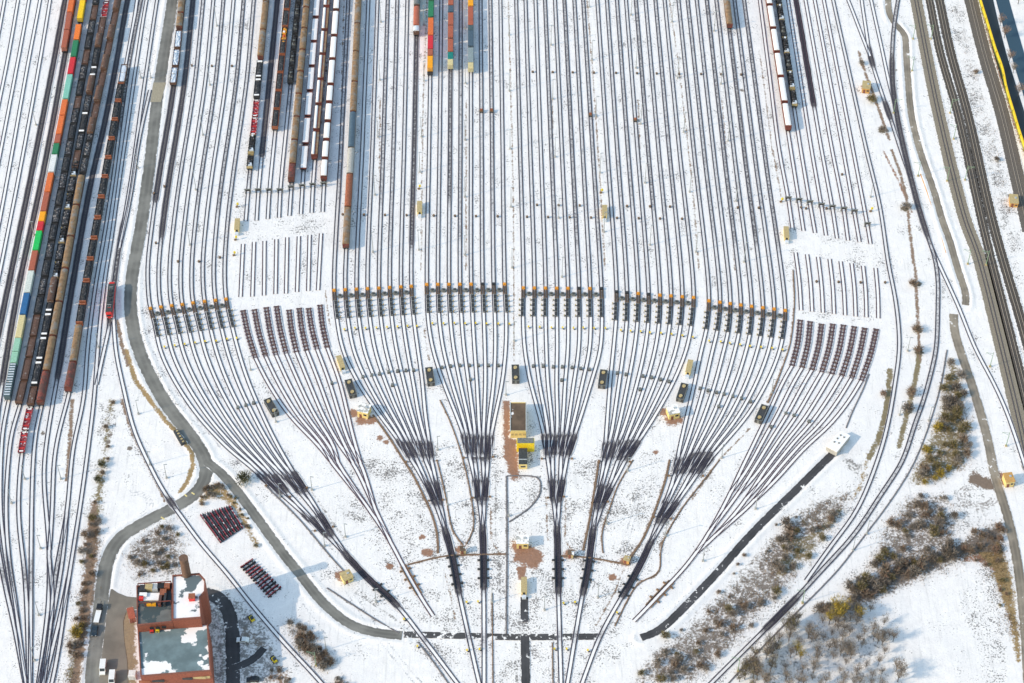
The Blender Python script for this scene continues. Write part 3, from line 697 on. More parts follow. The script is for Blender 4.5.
def carflat(L):
    r = thing('container_wagon', 'x', 'wagon'); chassis(r, L)
    b = MB()
    for s in (-1,1): b.box((s*1.22,0,1.19), (.12, L-1, .06), 'steel_dark')
    b.build('side_sill', r); return r
def container(L, c, c2=None):
    r = thing('container', 'x', 'container')
    b = MB(); b.box((0,0,1.3), (2.40, L-.1, 2.52), c); nr = int(L/.55)
    for k in range(nr):
        y = -L/2+.4+k*(L-.8)/(nr-1); b.box((0,y,2.585), (2.1,.22,.05), c)
        for s in (-1,1): b.box((s*1.215,y,1.3), (.04,.22,2.2), c)
    b.build('body', r)
    f = MB()
    for sx in (-1,1):
        for sy in (-1,1): f.box((sx*1.17, sy*(L/2-.08), 1.32), (.17,.17,2.62), c2 or c)
    f.build('corner_posts', r)
    d = MB()
    for s in (-1,1): d.box((s*.55, -L/2-.0, 1.3), (1.0,.12,2.3), c)
    for s in (-.75,-.35,.35,.75): d.cyl((s,-L/2-.09,.2), (s,-L/2-.09,2.4), .035, 'steel_light', 5)
    d.build('door', r); return r
def swapbody_stripes(L):
    r = thing('container', 'x', 'container'); b = MB(); b.box((0,0,1.2), (2.4, L-.1, 2.3), 'c_dark'); b.build('body', r)
    n = int(L/1.25)
    s = MB()
    for k in range(n): s.box((0, -L/2+.8+k*(L-1.4)/(n-1), 2.45), (2.2,.38,.22), 'snow_grey')
    tag(s.build('roof_rib', r)); return r
CACHE = {}
def proto(key, fn):
    if key not in CACHE: CACHE[key] = Proto(fn())
    return CACHE[key]
def roofrow(sp, y, h):
    s = 2.5*(1+(y-341.5)/2277); g = y+h*s*ST
    return np.array(sp.at_py(g))
def place(sp, y0, y1, h, fn, key, label, group, z=None, exact=False):
    """y0..y1: rows the roof covers in the photo"""
    a = roofrow(sp, y0, h); b = roofrow(sp, y1, h); L = float(np.linalg.norm(a-b)); L = max(4.0, round(L*2)/2)
    c = (a+b)/2; d = a-b; rz = math.atan2(d[1], d[0])-math.pi/2
    zt = sp.z+.17 if z is None else z
    return proto((key, L), lambda: fn(L)).put((c[0], c[1], zt), rz, label, group)
def train(sp, desc, rows, h=3.4, start='lower'):
    """rows: list of (y_top, y_bottom, fn, key, look) from the lower end upwards"""
    n = len(rows)
    for i, (y0, y1, fn, key, look) in enumerate(rows):
        o = ORD[i] if i < len(ORD) else f'number {i+1}'
        place(sp, y0, y1, h, fn, key, f'{look}, {o} in {desc}', f'wagons of {desc}')
def seq(y_start, y_end, px0, fnkeylook):
    """equal wagons upwards; px0 = length in rows at row 300, shrinking with distance"""
    out = []; y = y_start; i = 0
    while y > y_end:
        l = px0*((y+1936)/2236)**2; f = fnkeylook[i % len(fnkeylook)]; out.append((y-l, y, *f)); y -= l; i += 1
    return out
def fk(fn, key, look, **kw): return (lambda L: fn(L, **kw), key, look)
DARKOPEN = fk(openw, 'od', 'dark open wagon with scrap', c='steel_dark', fill='scrap', h=1.7, rough=.9)
DARKOPEN2 = fk(openw, 'od2', 'dark open wagon with black load', c='steel_dark', fill='coal', h=1.9)
BROWNOPEN = fk(openw, 'ob', 'brown open wagon', c='brown_wagon', fill='brown_wagon', h=1.5, amp=.15, low=.3)
COAL = fk(openw, 'coal', 'coal wagon with orange rust ends', c='steel_dark', fill='coal', h=2.3, amp=.7, end='rust_end', endw=.5, name='coal_wagon', rough=.6)
TANCOV = fk(covered, 'ct', 'long covered wagon with tan roof', roof='tan_wagon', end='redbrown')
RUSTCOV = fk(covered, 'cr', 'covered wagon with red brown roof', roof='redbrown', c='redbrown')
BROWNCOV = fk(covered, 'cb', 'covered wagon with dark brown roof', roof='brown_wagon')
SNOWEND = fk(openw, 'se', 'dark open wagon with white snowy ends', c='steel_dark', fill='coal', h=1.6, snow_ends=True)
REDFLAT = fk(redflat, 'rf', 'empty red flat wagon')
CARR = fk(carrier, 'ca', 'dark wagon loaded with machinery', bits=('steel_dark','scrap','coal','steel_grey'))
CARY = fk(carrier, 'cy', 'dark wagon with yellow and white bits', bits=('steel_dark','coal','snow_grey','scrap','tan'), seed=5)
SNOWW = fk(snowtop, 'sw', 'red brown hopper wagon with snow on top')
SNOWH = fk(snowtop, 'sh', 'hopper wagon half covered in snow', frac=.5)
# coloured container trains
def containers(sp, desc, rows):
    n = len(rows)
    for i, (y0, y1, c, look) in enumerate(rows):
        o = ORD[i] if i < len(ORD) else str(i+1)
        a = roofrow(sp, y0, 3.8); b = roofrow(sp, y1, 3.8)
        fn = (lambda L, c=c: swapbody_stripes(L)) if c == 'stripes' else (lambda L, c=c: container(L, c))
        place(sp, y0+.35, y1-.35, 3.8, fn, 'cont_'+c, f'{look} container, {o} from bottom of {desc}', f'containers on {desc}', z=sp.z+.17+1.24)
def flats(sp, desc, spans):
    for i, (y0, y1) in enumerate(spans):
        place(sp, y0, y1, 3.8, carflat, 'flat', f'dark container wagon, {ORD[i]} from bottom of {desc}', f'container wagons of {desc}')
rows = [(363,396,'stripes','dark teal snow-striped'),(351.5,363,'c_mint','short mint green'),(338,351.5,'c_mint','mint green'),(315,338,'c_tan','sand yellow'),(293,314.5,'c_blue','blue'),(271,292.5,'c_pale','pale grey'),
  (251,270.5,'c_rust','rust red'),(231,250.5,'c_bright','bright green'),(222,230.7,'c_red','short red'),(212,221.5,'c_amber','short amber'),(193,211.5,'c_rust','rust red'),(173,192.5,'c_orange','orange'),
  (155,172.5,'c_white','white'),(144,154.5,'c_green','short dark green'),(135,143.7,'c_rust','short rust red'),(116.5,134.5,'c_orange','orange'),(100,116,'c_orange','orange'),(75,99.5,'c_teal','long pale teal'),
  (58,74.5,'c_red','bright red'),(41,57.3,'c_green','dark green'),(25,40.5,'c_orange2','vivid orange'),(1,19.5,'c_yellow','yellow'),(-18,-.5,'c_orange','orange')]
containers(LY['Tg'], 'the long container train at left', rows)
flats(LY['Tg'], 'the long container train at left', [(363,396),(338,363),(314.7,338),(292.7,314.7),(270.7,292.7),(250.7,270.7),(230.8,250.7),(211.7,230.8),(192.7,211.7),(172.7,192.7),(154.7,172.7),(135,154.7),(116.2,135),(99.7,116.2),(74.7,99.7),(57.6,74.7),(40.7,57.6),(24,40.7),(0,20),(-18,0)])
containers(LY['Tf'], 'the short container train at top left', [(31,48.5,'c_rust','rust red'),(13.5,30.5,'c_rust','rust red'),(-4,13,'c_orange','orange'),(-22,-4.5,'c_rust','rust red')])
flats(LY['Tf'], 'the short container train at top left', [(30.8,49),(13.2,30.8),(-4.2,13.2),(-22,-4.2)])
D1, D3, D5 = BUN['D'][0], BUN['D'][2], BUN['D'][4]
containers(D1, 'the left top-middle container train', [(56.5,69,'c_amber','orange and white'),(50,56,'c_rust','short rust red'),(36.5,49.7,'c_red','bright red'),(18.5,36,'c_orange','orange'),(2,18,'c_green','green'),(-16,1.5,'c_green','dark green')])
flats(D1, 'the left top-middle container train', [(52,72),(36,52),(18.2,36),(1.7,18.2),(-16,1.7)])
containers(D3, 'the middle top-middle container train', [(61,65.3,'c_tan','short tan'),(53,60.7,'c_deep','short sea green'),(40,52.6,'c_rust','rust red'),(26.5,38.5,'c_rust','rust red'),(13.5,26,'c_rust','faded rust red'),(6.5,13,'c_slate','short slate blue'),(-12,6,'c_rust','rust red')])
flats(D3, 'the middle top-middle container train', [(52.8,66),(39.5,52.8),(26.2,39.5),(6.2,26.2),(-12,6.2)])
containers(D5, 'the right top-middle container train', [(64.5,68,'c_tan','short tan'),(48.5,64,'c_grey','grey green'),(31,47,'c_slate','slate blue'),(27.5,30.5,'c_dark','short dark'),(7.5,27,'c_rust','rust red'),(-10,7,'c_amber','orange')])
flats(D5, 'the right top-middle container train', [(48.2,68.5),(30.8,48.2),(7.2,30.8),(-10,7.2)])
# left yard goods trains
train(LY['Th'], 'the dark train beside containers', [(380,402,*BROWNOPEN),(357,380,*BROWNOPEN),(336,357,*BROWNOPEN),(314,336,*BROWNOPEN)]+seq(314,120,18.5,[DARKOPEN2,DARKOPEN])+seq(112,-15,19,[BROWNOPEN,DARKOPEN2,DARKOPEN]), 2.9)
train(LY['Ti'], 'the mixed left yard train', [(428,450.5,*REDFLAT),(405,428,*REDFLAT),(385,404,*BROWNOPEN)]+seq(385,305,23,[SNOWEND])+[(278,303,*BROWNCOV)]+seq(278,165,18,[CARY,DARKOPEN])+[(150,168,*BROWNOPEN),(133,150,*DARKOPEN),(112,133,*SNOWEND),(95,112,*DARKOPEN),(77,94,*BROWNCOV),(66,77,*SNOWEND),(48,66,*DARKOPEN2),(35,48,*BROWNCOV),(17,34,*BROWNOPEN),(0,17,*REDFLAT),(-18,0,*REDFLAT)], 3.0)
train(LY['Tj'], 'the tan-roofed left yard train', [(371,402,*RUSTCOV)]+seq(371,190,33,[TANCOV])+seq(172,136,18,[DARKOPEN])+seq(134,-15,19,[BROWNCOV,BROWNOPEN]), 3.6)
train(LY['Tl'], 'the coal train', [(362,389,*RUSTCOV),(325,362,*TANCOV)]+[(a,b,*COAL) for a,b in ((303,324),(281,303),(259,281),(238.5,259),(218,238.5),(197,218),(177,197),(158,177),(139,158),(120,139),(101.5,120),(83,101.5))]+[(64,82.5,*fk(openw,'sn','open wagon filled with snow',c='brown_wagon',fill='snow_grey',h=1.7,amp=.2))], 3.3)
train(BUN['A'][0], 'the train beside the road', [(65.5,83,*fk(openw,'sn2','brown open wagon with patchy snow',c='brown_wagon',fill='snow_grey',h=1.3,amp=.5,rough=1.2)),(47.5,65.5,*fk(openw,'sn2','brown open wagon with patchy snow',c='brown_wagon',fill='snow_grey',h=1.3,amp=.5,rough=1.2)),(29,47,*fk(openw,'sn2','brown open wagon with patchy snow',c='brown_wagon',fill='snow_grey',h=1.3,amp=.5,rough=1.2)),(14,28,*fk(covered,'ct','tan roofed covered wagon',roof='tan_wagon',end='redbrown')),(-14,13.5,*TANCOV)], 3.4)
# trains above the left cut
train(TB[0], 'the red and tan train', [(152,167,*CARY),(133.5,152,*CARY),(115,133,*REDFLAT),(97,115,*REDFLAT),(78,97,*SNOWEND),(60,78,*SNOWEND),(31,58,*TANCOV),(3,31,*TANCOV),(-24,3,*TANCOV)], 3.2)
train(TB[2], 'the brown-edged dark train', seq(128,46,22,[fk(openw,'oe','dark open wagon with rusty edge',c='rust_end',fill='coal',h=1.8)])+[(27,45,*fk(carrier,'co','wagon with orange and white machines',bits=('orange','snow_load','red','steel_light'),seed=9))]+seq(27,-12,22,[fk(openw,'oe','dark open wagon with rusty edge',c='rust_end',fill='coal',h=1.8)]), 3.0)
train(TB[3], 'the short train with dark machinery', seq(82,-12,20,[CARR]), 3.0)
train(TB[4], 'the tan train ending red', [(164,179,*RUSTCOV)]+seq(164,-15,27,[TANCOV]), 3.9)
LOWSNOW = fk(openw,'lsn','low wagon filled with shaded snow',c='redbrown',fill='snow_load',h=.45,amp=.08,low=.05,endw=.5,end='redbrown')
train(TB[5], 'the shaded snow train', [(145,170,*LOWSNOW),(117,144.5,*LOWSNOW),(91.5,117,*LOWSNOW),(66.6,91.5,*LOWSNOW),(42,66.6,*LOWSNOW),(18,42,*LOWSNOW),(-6,18,*LOWSNOW)], 1.6)
train(TB[6], 'the half-snowed hopper train', [(131,157,*SNOWH),(105,131,*SNOWH),(80,105,*SNOWH),(55,80,*SNOWH),(31,55,*SNOWH),(7.5,31,*SNOWH),(-16,7.5,*SNOWH)], 3.5)
train(TB[7], 'the white-topped hopper train', [(159,178,*SNOWW),(140.5,159,*SNOWW),(122,140.5,*SNOWW),(103,122,*SNOWW),(85,103,*SNOWW),(60,85,*SNOWW),(36.5,60,*SNOWW),(11,36.5,*SNOWW),(-14,11,*SNOWW)], 3.5)
GREYCOV = fk(covered,'cg','covered wagon with grey roof',roof='concrete',c='brown_wagon'); BLUECOV = fk(covered,'cbl','covered wagon with blue grey roof',roof='c_slate',c='tan_wagon')
train(BUN['C'][1], 'the long tan train', [(207,245,*TANCOV),(174,207,*fk(covered,'crt','covered wagon with rusty roof',roof='rust_end')),(148,174,*GREYCOV),(112,148,*BLUECOV),(82,112,*TANCOV),(52,82,*TANCOV),(24,52,*TANCOV),(-4,24,*TANCOV),(-30,-4,*TANCOV)], 3.9)
train(BUN['C'][7], 'the lone short train', [(27.5,32,*fk(covered,'cs','tiny covered van',roof='snow_grey')),(7,27,*fk(covered,'cred','red covered wagon',roof='c_rust',c='snow_grey')),(-12,6,*fk(covered,'cg2','grey covered wagon',roof='grey_roof'))], 3.6)
train(BUN['G'][5], 'the short brown train', [(-6,25,*TANCOV),(-36,-6,*TANCOV)], 3.9)
train(TH_[1], 'the upper right white train', [(103,128,*SNOWW),(77.4,103,*SNOWW),(53,77.4,*SNOWW),(29,53,*SNOWW),(6,29,*SNOWW),(-16,6,*SNOWW)], 3.5)
train(TH_[2], 'the upper right dark train', [(88,105,*CARY),(70,88,*CARY)]+seq(70,-12,21,[CARR,CARY]), 3.0)

# locomotive
def loco(L=18.9):
    r = thing('locomotive', 'red electric locomotive with grey roof on the track beside the grey road', 'locomotive')
    m = MB(); n = L/2-.5
    m.prism([(-1.4,-n+1.0),(-1.1,-n),(1.1,-n),(1.4,-n+1.0),(1.4,n-1.0),(1.1,n),(-1.1,n),(-1.4,n-1.0)], .95, 3.3, 'red'); m.build('body', r)
    q = MB(); q.box((0,0,3.52), (2.84, L-2.9, .5), 'dark_roof', 0, .96)
    for y in (-4,-1.5,1,3.5): q.box((random.uniform(-.3,.3), y, 3.98), (1.1,1.3,.36), 'steel_dark')
    q.build('roof', r)
    for s in (-1,1):
        c = MB(); y = s*(n-.95); c.box((0, y+s*.35, 3.5), (2.3,1.0,.42), 'red', 0, .8); c.build('cab_roof', r)
        w = MB(); w.box((0, s*(n+.02), 2.75), (1.9,.1,.75), 'glass'); w.build('windscreen', r)
        for x in (-.75,.75):
            h = MB(); h.cyl((x, s*n, 1.5), (x, s*(n+.08), 1.5), .16, 'white_paint', 8); h.build('headlight', r)
        b = MB()
        for x in (-.87,.87): b.cyl((x, s*n, 1.05), (x, s*(n+.5), 1.05), .22, 'steel_dark', 8)
        b.build('buffers', r)
        p = MB(); y = s*4.9
        for x in (-.5,.5): p.cyl((x,y-.8,3.85), (x*.6,y+.5,4.25), .05, 'steel_light', 5)
        p.box((0,y+.5,4.3), (1.7,.14,.08), 'steel_light'); p.box((0,y-.8,3.86), (1.3,.16,.1), 'red'); p.build('pantograph', r)
    global BOG
    for s in (-1,1):
        o = link('bogie', BOG, r); o.location = (0, s*5.2, 0); o.scale = (1,1.25,1.2)
    return r
a = roofrow(LY['To'], 284.5, 3.2); b = roofrow(LY['To'], 313.5, 3.2); lo = loco(); c = (a+b)/2
lo.location = (c[0], c[1], LY['To'].z+.17); lo.rotation_euler = (0,0,math.atan2(a[1]-b[1], a[0]-b[0])-math.pi/2)

# ------------------------------------------------------------------ brakes, drives, markers, boxes of the fan
def heading(sp, y): return sp.heading_py(y)-math.pi/2 if False else (lambda a, b: math.atan2(a[1]-b[1], a[0]-b[0])-math.pi/2)(sp.at_py(y-5), sp.at_py(y+5))
def brake_proto(cap):
    r = thing('track_brake', 'x', 'track brake')
    m = MB(); m.box((0,0,.5), (1.35,1.35,.6), cap, 0, .86); m.box((0,.0,.86), (.8,.8,.14), cap); m.build('cap', r)
    for s in (-1,1):
        b = MB(); b.box((s*.42,-3.1,.32), (.6,4.2,.34), 'brake_brown'); b.box((s*.42,-3.1,.53), (.22,3.9,.1), 'steel_dark'); b.build('brake_beam', r)
    return Proto(r)
def damper_proto(side):
    r = thing('damper_row', 'x', 'damper')
    m = MB(); m.box((side*.30,0,.26), (1.1,10.2,.2), 'cabin_green')
    for k in range(13): m.box((side*.30,-4.8+k*.8,.40), (1.0,.3,.1), 'steel_grey' if k % 3 == 0 else 'steel_dark')
    m.build('grate', r)
    for k in range(4):
        y = 4.0-k*2.9
        a = MB(); a.box((side*1.55, y, .35), (.5,.6,.5), 'steel_grey', 0, .85); a.box((side*1.1,y,.30), (.5,.2,.16), 'steel_dark'); o = a.build('actuator', r)
        c = MB(); c.cyl((side*1.6,y-.05,.65), (side*1.6,y-.05,1.05), .25, 'tan', 8, .2); c.build('cap', o)
    return Proto(r)
def drive_proto():
    r = thing('drive_link', 'x', 'drive'); m = MB(); m.box((0,0,.30), (3.0,.34,.2), 'steel_grey'); m.build('rod', r)
    g = MB(); g.prism([(1.05*math.cos(math.pi*(2*k+1)/8)*1.0, 1.05*math.sin(math.pi*(2*k+1)/8)) for k in range(8)], .1, .72, 'steel_grey'); g.box((0,0,.82), (.8,.8,.2), 'cabin_green'); g.build('gear_housing', r)
    return Proto(r)
BP = {'orange': brake_proto('orange'), 'dark': brake_proto('steel_dark')}
BP2 = {1: damper_proto(1), -1: damper_proto(-1)}; DP = drive_proto()
darkcaps = {('D',5),('D',6),('E',5),('E',7),('F',0),('F',1),('F',3)}
SHORT = dict(A='the leftmost bundle', C='the tan train bundle', D='bundle left of control building', E='bundle right of control building', F='bundle left of right hut', G='bundle right of right hut')
for key in 'ACDEFG':
    sd = 1 if key in 'ACD' else -1; ctr = []
    for i, sp in enumerate(BUN[key]):
        y = ROW[key][i][1]; c = sp.at_py(y+1.2); rz = heading(sp, y+4)
        cap = 'dark' if (key, i) in darkcaps else 'orange'
        BP[cap].put((c[0], c[1], sp.z), rz, f'{"dark" if cap == "dark" else "orange"} topped track brake, {ORDL[i]} in {SHORT[key]}', f'track brakes of {SHORT[key]}')
        c2 = sp.at_py(y+20); BP2[sd].put((c2[0], c2[1], sp.z), heading(sp, y+20), f'dark damper row with yellow studs, {ORDL[i]} in {SHORT[key]}', f'damper rows of {SHORT[key]}')
        ctr.append(np.array(sp.at_py(y+7)))
    for i in range(7):
        c = (ctr[i]+ctr[i+1])/2; d = ctr[i+1]-ctr[i]
        DP.put((c[0], c[1], .03), math.atan2(d[1], d[0]), f'grey drive link between {ORD[i]} and {ORD[i+1]} track brake of {SHORT[key]}', f'drive links of {SHORT[key]}')
def valley(sp, y0, y1, label, rust=False):
    r = thing('track_brake', label, 'track brake', (0,0,0), 0, 'long brakes below the bundles')
    o = np.argsort(sp.py); l0 = float(np.interp(y0, sp.py[o], sp.len[o])); l1 = float(np.interp(y1, sp.py[o], sp.len[o])); l0, l1 = min(l0,l1), max(l0,l1)
    sel = [sp.at_len(l) for l in np.arange(l0, l1, 2.0)]
    mb = MB(); cm = 'brake_brown' if rust else 'steel_dark'
    for side in (-1,1):
        b = MB()
        for p, q in zip(sel[:-1], sel[1:]):
            d = np.array(q)-np.array(p); nn = np.array([d[1],-d[0]])/np.linalg.norm(d); c = (np.array(p)+np.array(q))/2+nn*side*1.02
            b.box((c[0], c[1], .28), (.34, np.linalg.norm(d)*.97, .3), cm, math.atan2(d[1], d[0])-math.pi/2)
        b.build('brake_beam', r)
        for k in range(1, len(sel)-1, 2):
            d = np.array(sel[k+1])-np.array(sel[k]); nn = np.array([d[1],-d[0]])/np.linalg.norm(d); c = np.array(sel[k])+nn*side*1.75
            g = MB(); g.box((c[0], c[1], .3), (.95,.75,.42), 'brake_brown' if rust else 'steel_dark', math.atan2(d[1], d[0])-math.pi/2, .8); g.build('cylinder', r)
for key, y0, y1 in (('A',584,604),('C',553,590),('D',556,589),('E',556,590),('F',557,591),('G',574,599)): valley(BUN[key][0], y0, y1, f'long dark brake on the single track below {SHORT[key]}')
valley(BUN['B'][0], 566, 598, 'long rusty brake on the track below the left cut-off bundle', True); valley(BUN['H'][0], 582, 610, 'long rusty brake on the track below the right cut-off bundle', True)

def small(name, label, cat, parts, group=None):
    r = thing(name, label, cat, (0,0,0), 0, group)
    for pn, fn in parts:
        m = MB(); fn(m); m.build(pn, r)
    return Proto(r)
MARK = small('marker_lamp', 'x', 'marker', [('post', lambda m: m.cyl((0,0,0),(0,0,.6),.12,'steel_dark',6)), ('lamp_box', lambda m: m.box((0,0,.8),(.65,.55,.5),'yellow',0,.85)), ('foot', lambda m: m.box((.5,-.3,.15),(.6,.4,.3),'steel_dark'))])
marks = dict(C=[(344.4,330.3),(355,329),(365.6,329),(376.4,328.6),(387,328),(397.5,327.5),(407.5,327),(417,327)],
 D=[(432.4,324.3),(443.6,324.3),(454.4,324),(465.2,324.3),(475.7,324),(486.6,324.5),(498.3,324.6),(509.4,324.8)],
 E=[(528.5,327.6),(539.8,328),(551.4,328.5),(562.6,328.5),(573.4,329),(583.3,328.7),(594,329),(605.4,329)],
 F=[(620.8,331),(630.6,331.8),(640.6,332.3),(650,333.5),(661,334),(671.6,335),(682.4,336.4),(692.8,338)],
 G=[(709,341.8),(720.6,342.6),(729.7,344),(740,345.5),(750,347),(761,348),(772,349),(782.4,350.7)],
 A=[(164.6,347.7),(174.9,346.4),(184.9,345),(195.3,343.6),(205.3,342.3),(216.4,341.8),(227.2,339.8),(236.8,339)])
for key, l in marks.items():
    for i, p in enumerate(l): MARK.put(P3(*p), random.uniform(-.2,.2), f'yellow marker lamp, {ORDL[i]} below the brakes of {SHORT[key]}', f'marker lamps of {SHORT[key]}')
for (p, lb) in (((466.7,603),'right of the first track left of the middle'),((478,602.4),'left of the straight track below the brakes'),((404,620),'beside the leftmost hump track'),((467,651),'left of the straight track below the service road'),((479.5,650),'between the two converging tracks at the bottom'),((563.6,604),'right of the first track right of the middle'),((554.5,649.7),'left of the first track right of the middle, below the service road'),((417.4,647),'by the dark cable line at the bottom left'),((575,603),'left of the second track right of the middle'),((617,613.5),'right of the slanting track below the service hut'),((587.7,651),'left of the slanting track at the bottom'),((566.6,649.7),'between converging tracks right of the middle')):
    MARK.put(P3(*p), 0, 'yellow marker lamp '+lb, 'marker lamps by the hump tracks')
CAB = small('track_cabinet', 'x', 'cabinet', [('housing', lambda m: m.box((0,0,.5),(.95,1.0,.6),'steel_grey')), ('lid', lambda m: m.box((0,0,.85),(1.05,1.1,.1),'steel_grey')), ('plinth', lambda m: m.box((0,0,.04),(1.2,1.3,.1),'steel_dark'))])
cabs = dict(C=[(363,377.4),(372,375.7),(379.6,374.4),(388.8,372.4),(397.6,371.6),(406,371),(413.7,370.8),(392.4,385.7)], D=[(442,368),(450.7,366.6),(460,366),(469.5,366),(478.5,366),(488.5,366),(498.4,366),(470.4,380)],
 E=[(533.3,366.6),(543.3,366.6),(553.2,367.4),(562.3,367.4),(572,368),(580.8,369),(589.4,370),(561.7,380.7)], F=[(617.4,373.6),(626,375),(643,376.6),(651.8,378),(660.6,380),(669,382),(640,390)],
 G=[(700,389),(708,391),(716.7,393),(724,394.5),(732.8,396.8),(741.4,399),(750.6,402),(718.7,407)], A=[(238,408),(246,405.6),(253.6,403.5)])
for key, l in cabs.items():
    for i, p in enumerate(l):
        lb = f'grey cabinet standing below the row in {SHORT[key]}' if (i == 7 or (key == 'F' and i == 6)) else f'grey cabinet, {ORD[i]} from left in {SHORT[key]}'
        CAB.put(P3(*p), random.uniform(-.15,.15), lb, f'cabinets of {SHORT[key]}')
for i, p in enumerate([(332,383.7),(771,427.5),(786,414),(794,416),(809,422)]): CAB.put(P3(*p), .2, 'grey cabinet between the rust-railed tracks, '+['in the left cut-off bundle','lowest in the right cut-off bundle','second lowest in the right cut-off bundle','third lowest in the right cut-off bundle','rightmost in the right cut-off bundle'][i], 'cabinets between rust-railed tracks')
BOX = small('junction_box', 'x', 'junction box', [('box', lambda m: m.box((0,0,.35),(.8,.8,.6),'steel_dark',0,.85)), ('lid', lambda m: m.box((0,0,.69),(.9,.9,.07),'brake_brown'))])
for y, xsr, desc in ((72,[532.7,552.7,572.7,594,616,637,656.7,679,701,721,741],'in the upper row between the sorting tracks'),(217,[342.7,364,385,406.7,433.7,455,476,497.7,527,548,569.7,591,617,638.7,660,682],'in the middle row between the sorting tracks'),(205,[537,558.7,579.7,627,650,670,737.6,758.7],'in the offset row between the sorting tracks')):
    for i, x in enumerate(xsr): BOX.put(P3(x, y+(x-500)*.013), random.random(), f'dark junction box, {ORD[i]} from left {desc}', 'junction boxes '+desc)
for i, p in enumerate([(154,194),(156,243.5),(164.5,187),(192,66),(212,66.5),(232,66.5),(178,262),(199,262),(220,258),(816.5,282),(838.5,282.5),(860.5,283),(885,283),(801,208),(806,209),(826.5,209),(842,175)]): BOX.put(P3(*p), random.random(), 'dark junction box in the snow '+['left edge, upper','left edge, lower','beside the road-side track','row of three above the left bundle, left','row of three above the left bundle, middle','row of three above the left bundle, right','above the left brakes, left','above the left brakes, middle','above the left brakes, right','between loose rails at right, first','between loose rails at right, second','between loose rails at right, third','beside loose rails at far right','below the portal row, first','below the portal row, second','below the portal row, third','above the portal row'][i], 'scattered junction boxes')
TROL = small('rail_trolley', 'x', 'trolley', [('platform', lambda m: m.box((0,0,.7),(1.4,1.5,.3),'brake_brown')), ('wheels', lambda m: [m.cyl((-.9,y,.35),(.9,y,.35),.32,'steel_dark',8) for y in (-.7,.7)]), ('crate', lambda m: m.box((0,.2,1.1),(1.0,.9,.4),'rust_end'))])
for (k, i, y), lb in zip((('D',5,112),('D',6,112),('E',7,116),('F',3,121)), ('left of the pair above the control building','right of the pair above the control building','alone right of the middle at the top','alone on the rightmost marked track')):
    sp = BUN[k][i]; c = sp.at_py(y); TROL.put((c[0], c[1], sp.z+.15), 0, 'small rusty brown rail trolley, '+lb, 'rusty rail trolleys')
# portals straddling the dead-end tracks
PORT = small('track_portal', 'x', 'portal', [('frame', lambda m: [m.box((-1.15,0,1.2),(.3,.3,2.4),'steel_grey'), m.box((1.15,0,1.2),(.3,.3,2.4),'steel_grey'), m.box((0,0,2.5),(2.9,.45,.25),'steel_grey')]), ('panel', lambda m: m.box((0,.3,1.7),(1.9,.16,1.2),'cabin_green')), ('brace', lambda m: [m.cyl((x,0,2.3),(x,1.6,.1),.1,'steel_grey',5) for x in (-1.15,1.15)])])
for nm, pts, sps in (('left', sigB, TB), ('right', sigH, TH_)):
    for i, p in enumerate(pts): PORT.put(P3(p[0], p[1]+3), heading(sps[i], p[1]), f'grey green steel portal over the {ORDL[i]} dead-end track at the {nm} cut', f'portals at the {nm} cut')

PM = small('point_machine', 'x', 'point machine', [('case', lambda m: m.box((0,0,.3),(.9,.6,.5),'brake_brown',0,.9)), ('drive_rod', lambda m: m.box((.9,0,.15),(1.0,.14,.12),'steel_dark'))])
ends = dict(A=[(266,486),(290,497),(307,488),(315,531),(333,527)], C=[(406,462),(437,461),(429,501),(443,500)], D=[(464,458),(493,457),(473,498),(490,497)], E=[(542,459),(572,459),(548,498),(564,497)], F=[(599,462),(630,462),(592,503),(608,502)], G=[(669,476),(703,476),(654,517),(671,519)])
for key, l in ends.items():
    for i, p in enumerate(l): PM.put(P3(*p), 0 if i % 2 == 0 else math.pi, f'brown point machine by the dark switches, {["upper left","upper right","lower left","lower right","lowest"][i] if key != "A" else ["upper left","upper middle","upper right","lower left","lower right"][i]} in {SHORT[key]}', f'point machines of {SHORT[key]}')
# ------------------------------------------------------------------ cabins and huts
def two(a, b):
    A = np.array(P(*a)); B = np.array(P(*b)); c = (A+B)/2; d = A-B
    return (c[0], c[1], 0), math.atan2(d[1], d[0])-math.pi/2, float(np.linalg.norm(d))
EQ = small('equipment_container', 'x', 'equipment cabin', [('body', lambda m: [m.box((0,0,1.0),(2.9,8.2,2.0),'cabin_green')]), ('roof_rim', lambda m: [m.box((s*1.42,0,2.07),(.2,8.3,.14),'steel_grey') for s in (-1,1)]+[m.box((0,s*4.08,2.07),(2.6,.2,.14),'steel_grey') for s in (-1,1)]),
  ('roof_fan', lambda m: m.cyl((0,2.6,1.95),(0,2.6,2.4),.72,'tan',12)), ('roof_fan', lambda m: m.cyl((0,-2.6,1.95),(0,-2.6,2.4),.72,'tan',12)), ('door', lambda m: m.box((0,-4.14,.95),(.9,.08,1.7),'steel_grey'))])
for (a, b), lb in zip((((348.5,383),(353.5,398)),((429,371),(431.3,386)),((515.3,369),(515.8,383)),((603.8,373),(601.5,389)),((684.5,387),(679.5,402)),((764.5,409),(758,423)),((267.5,402),(276,416.5))),
   ('above the left cream hut','between the two bundles left of the middle','above the yellow control building','between the two bundles right of the middle','above the right cream hut','beside the right cut-off bundle','between the two leftmost bundles')):
    loc, rz, L = two(a, b); EQ.put(loc, rz, 'dark equipment cabin with round roof fans '+lb, 'dark equipment cabins')
loc, rz, L = two((175.5,431),(184,446)); 
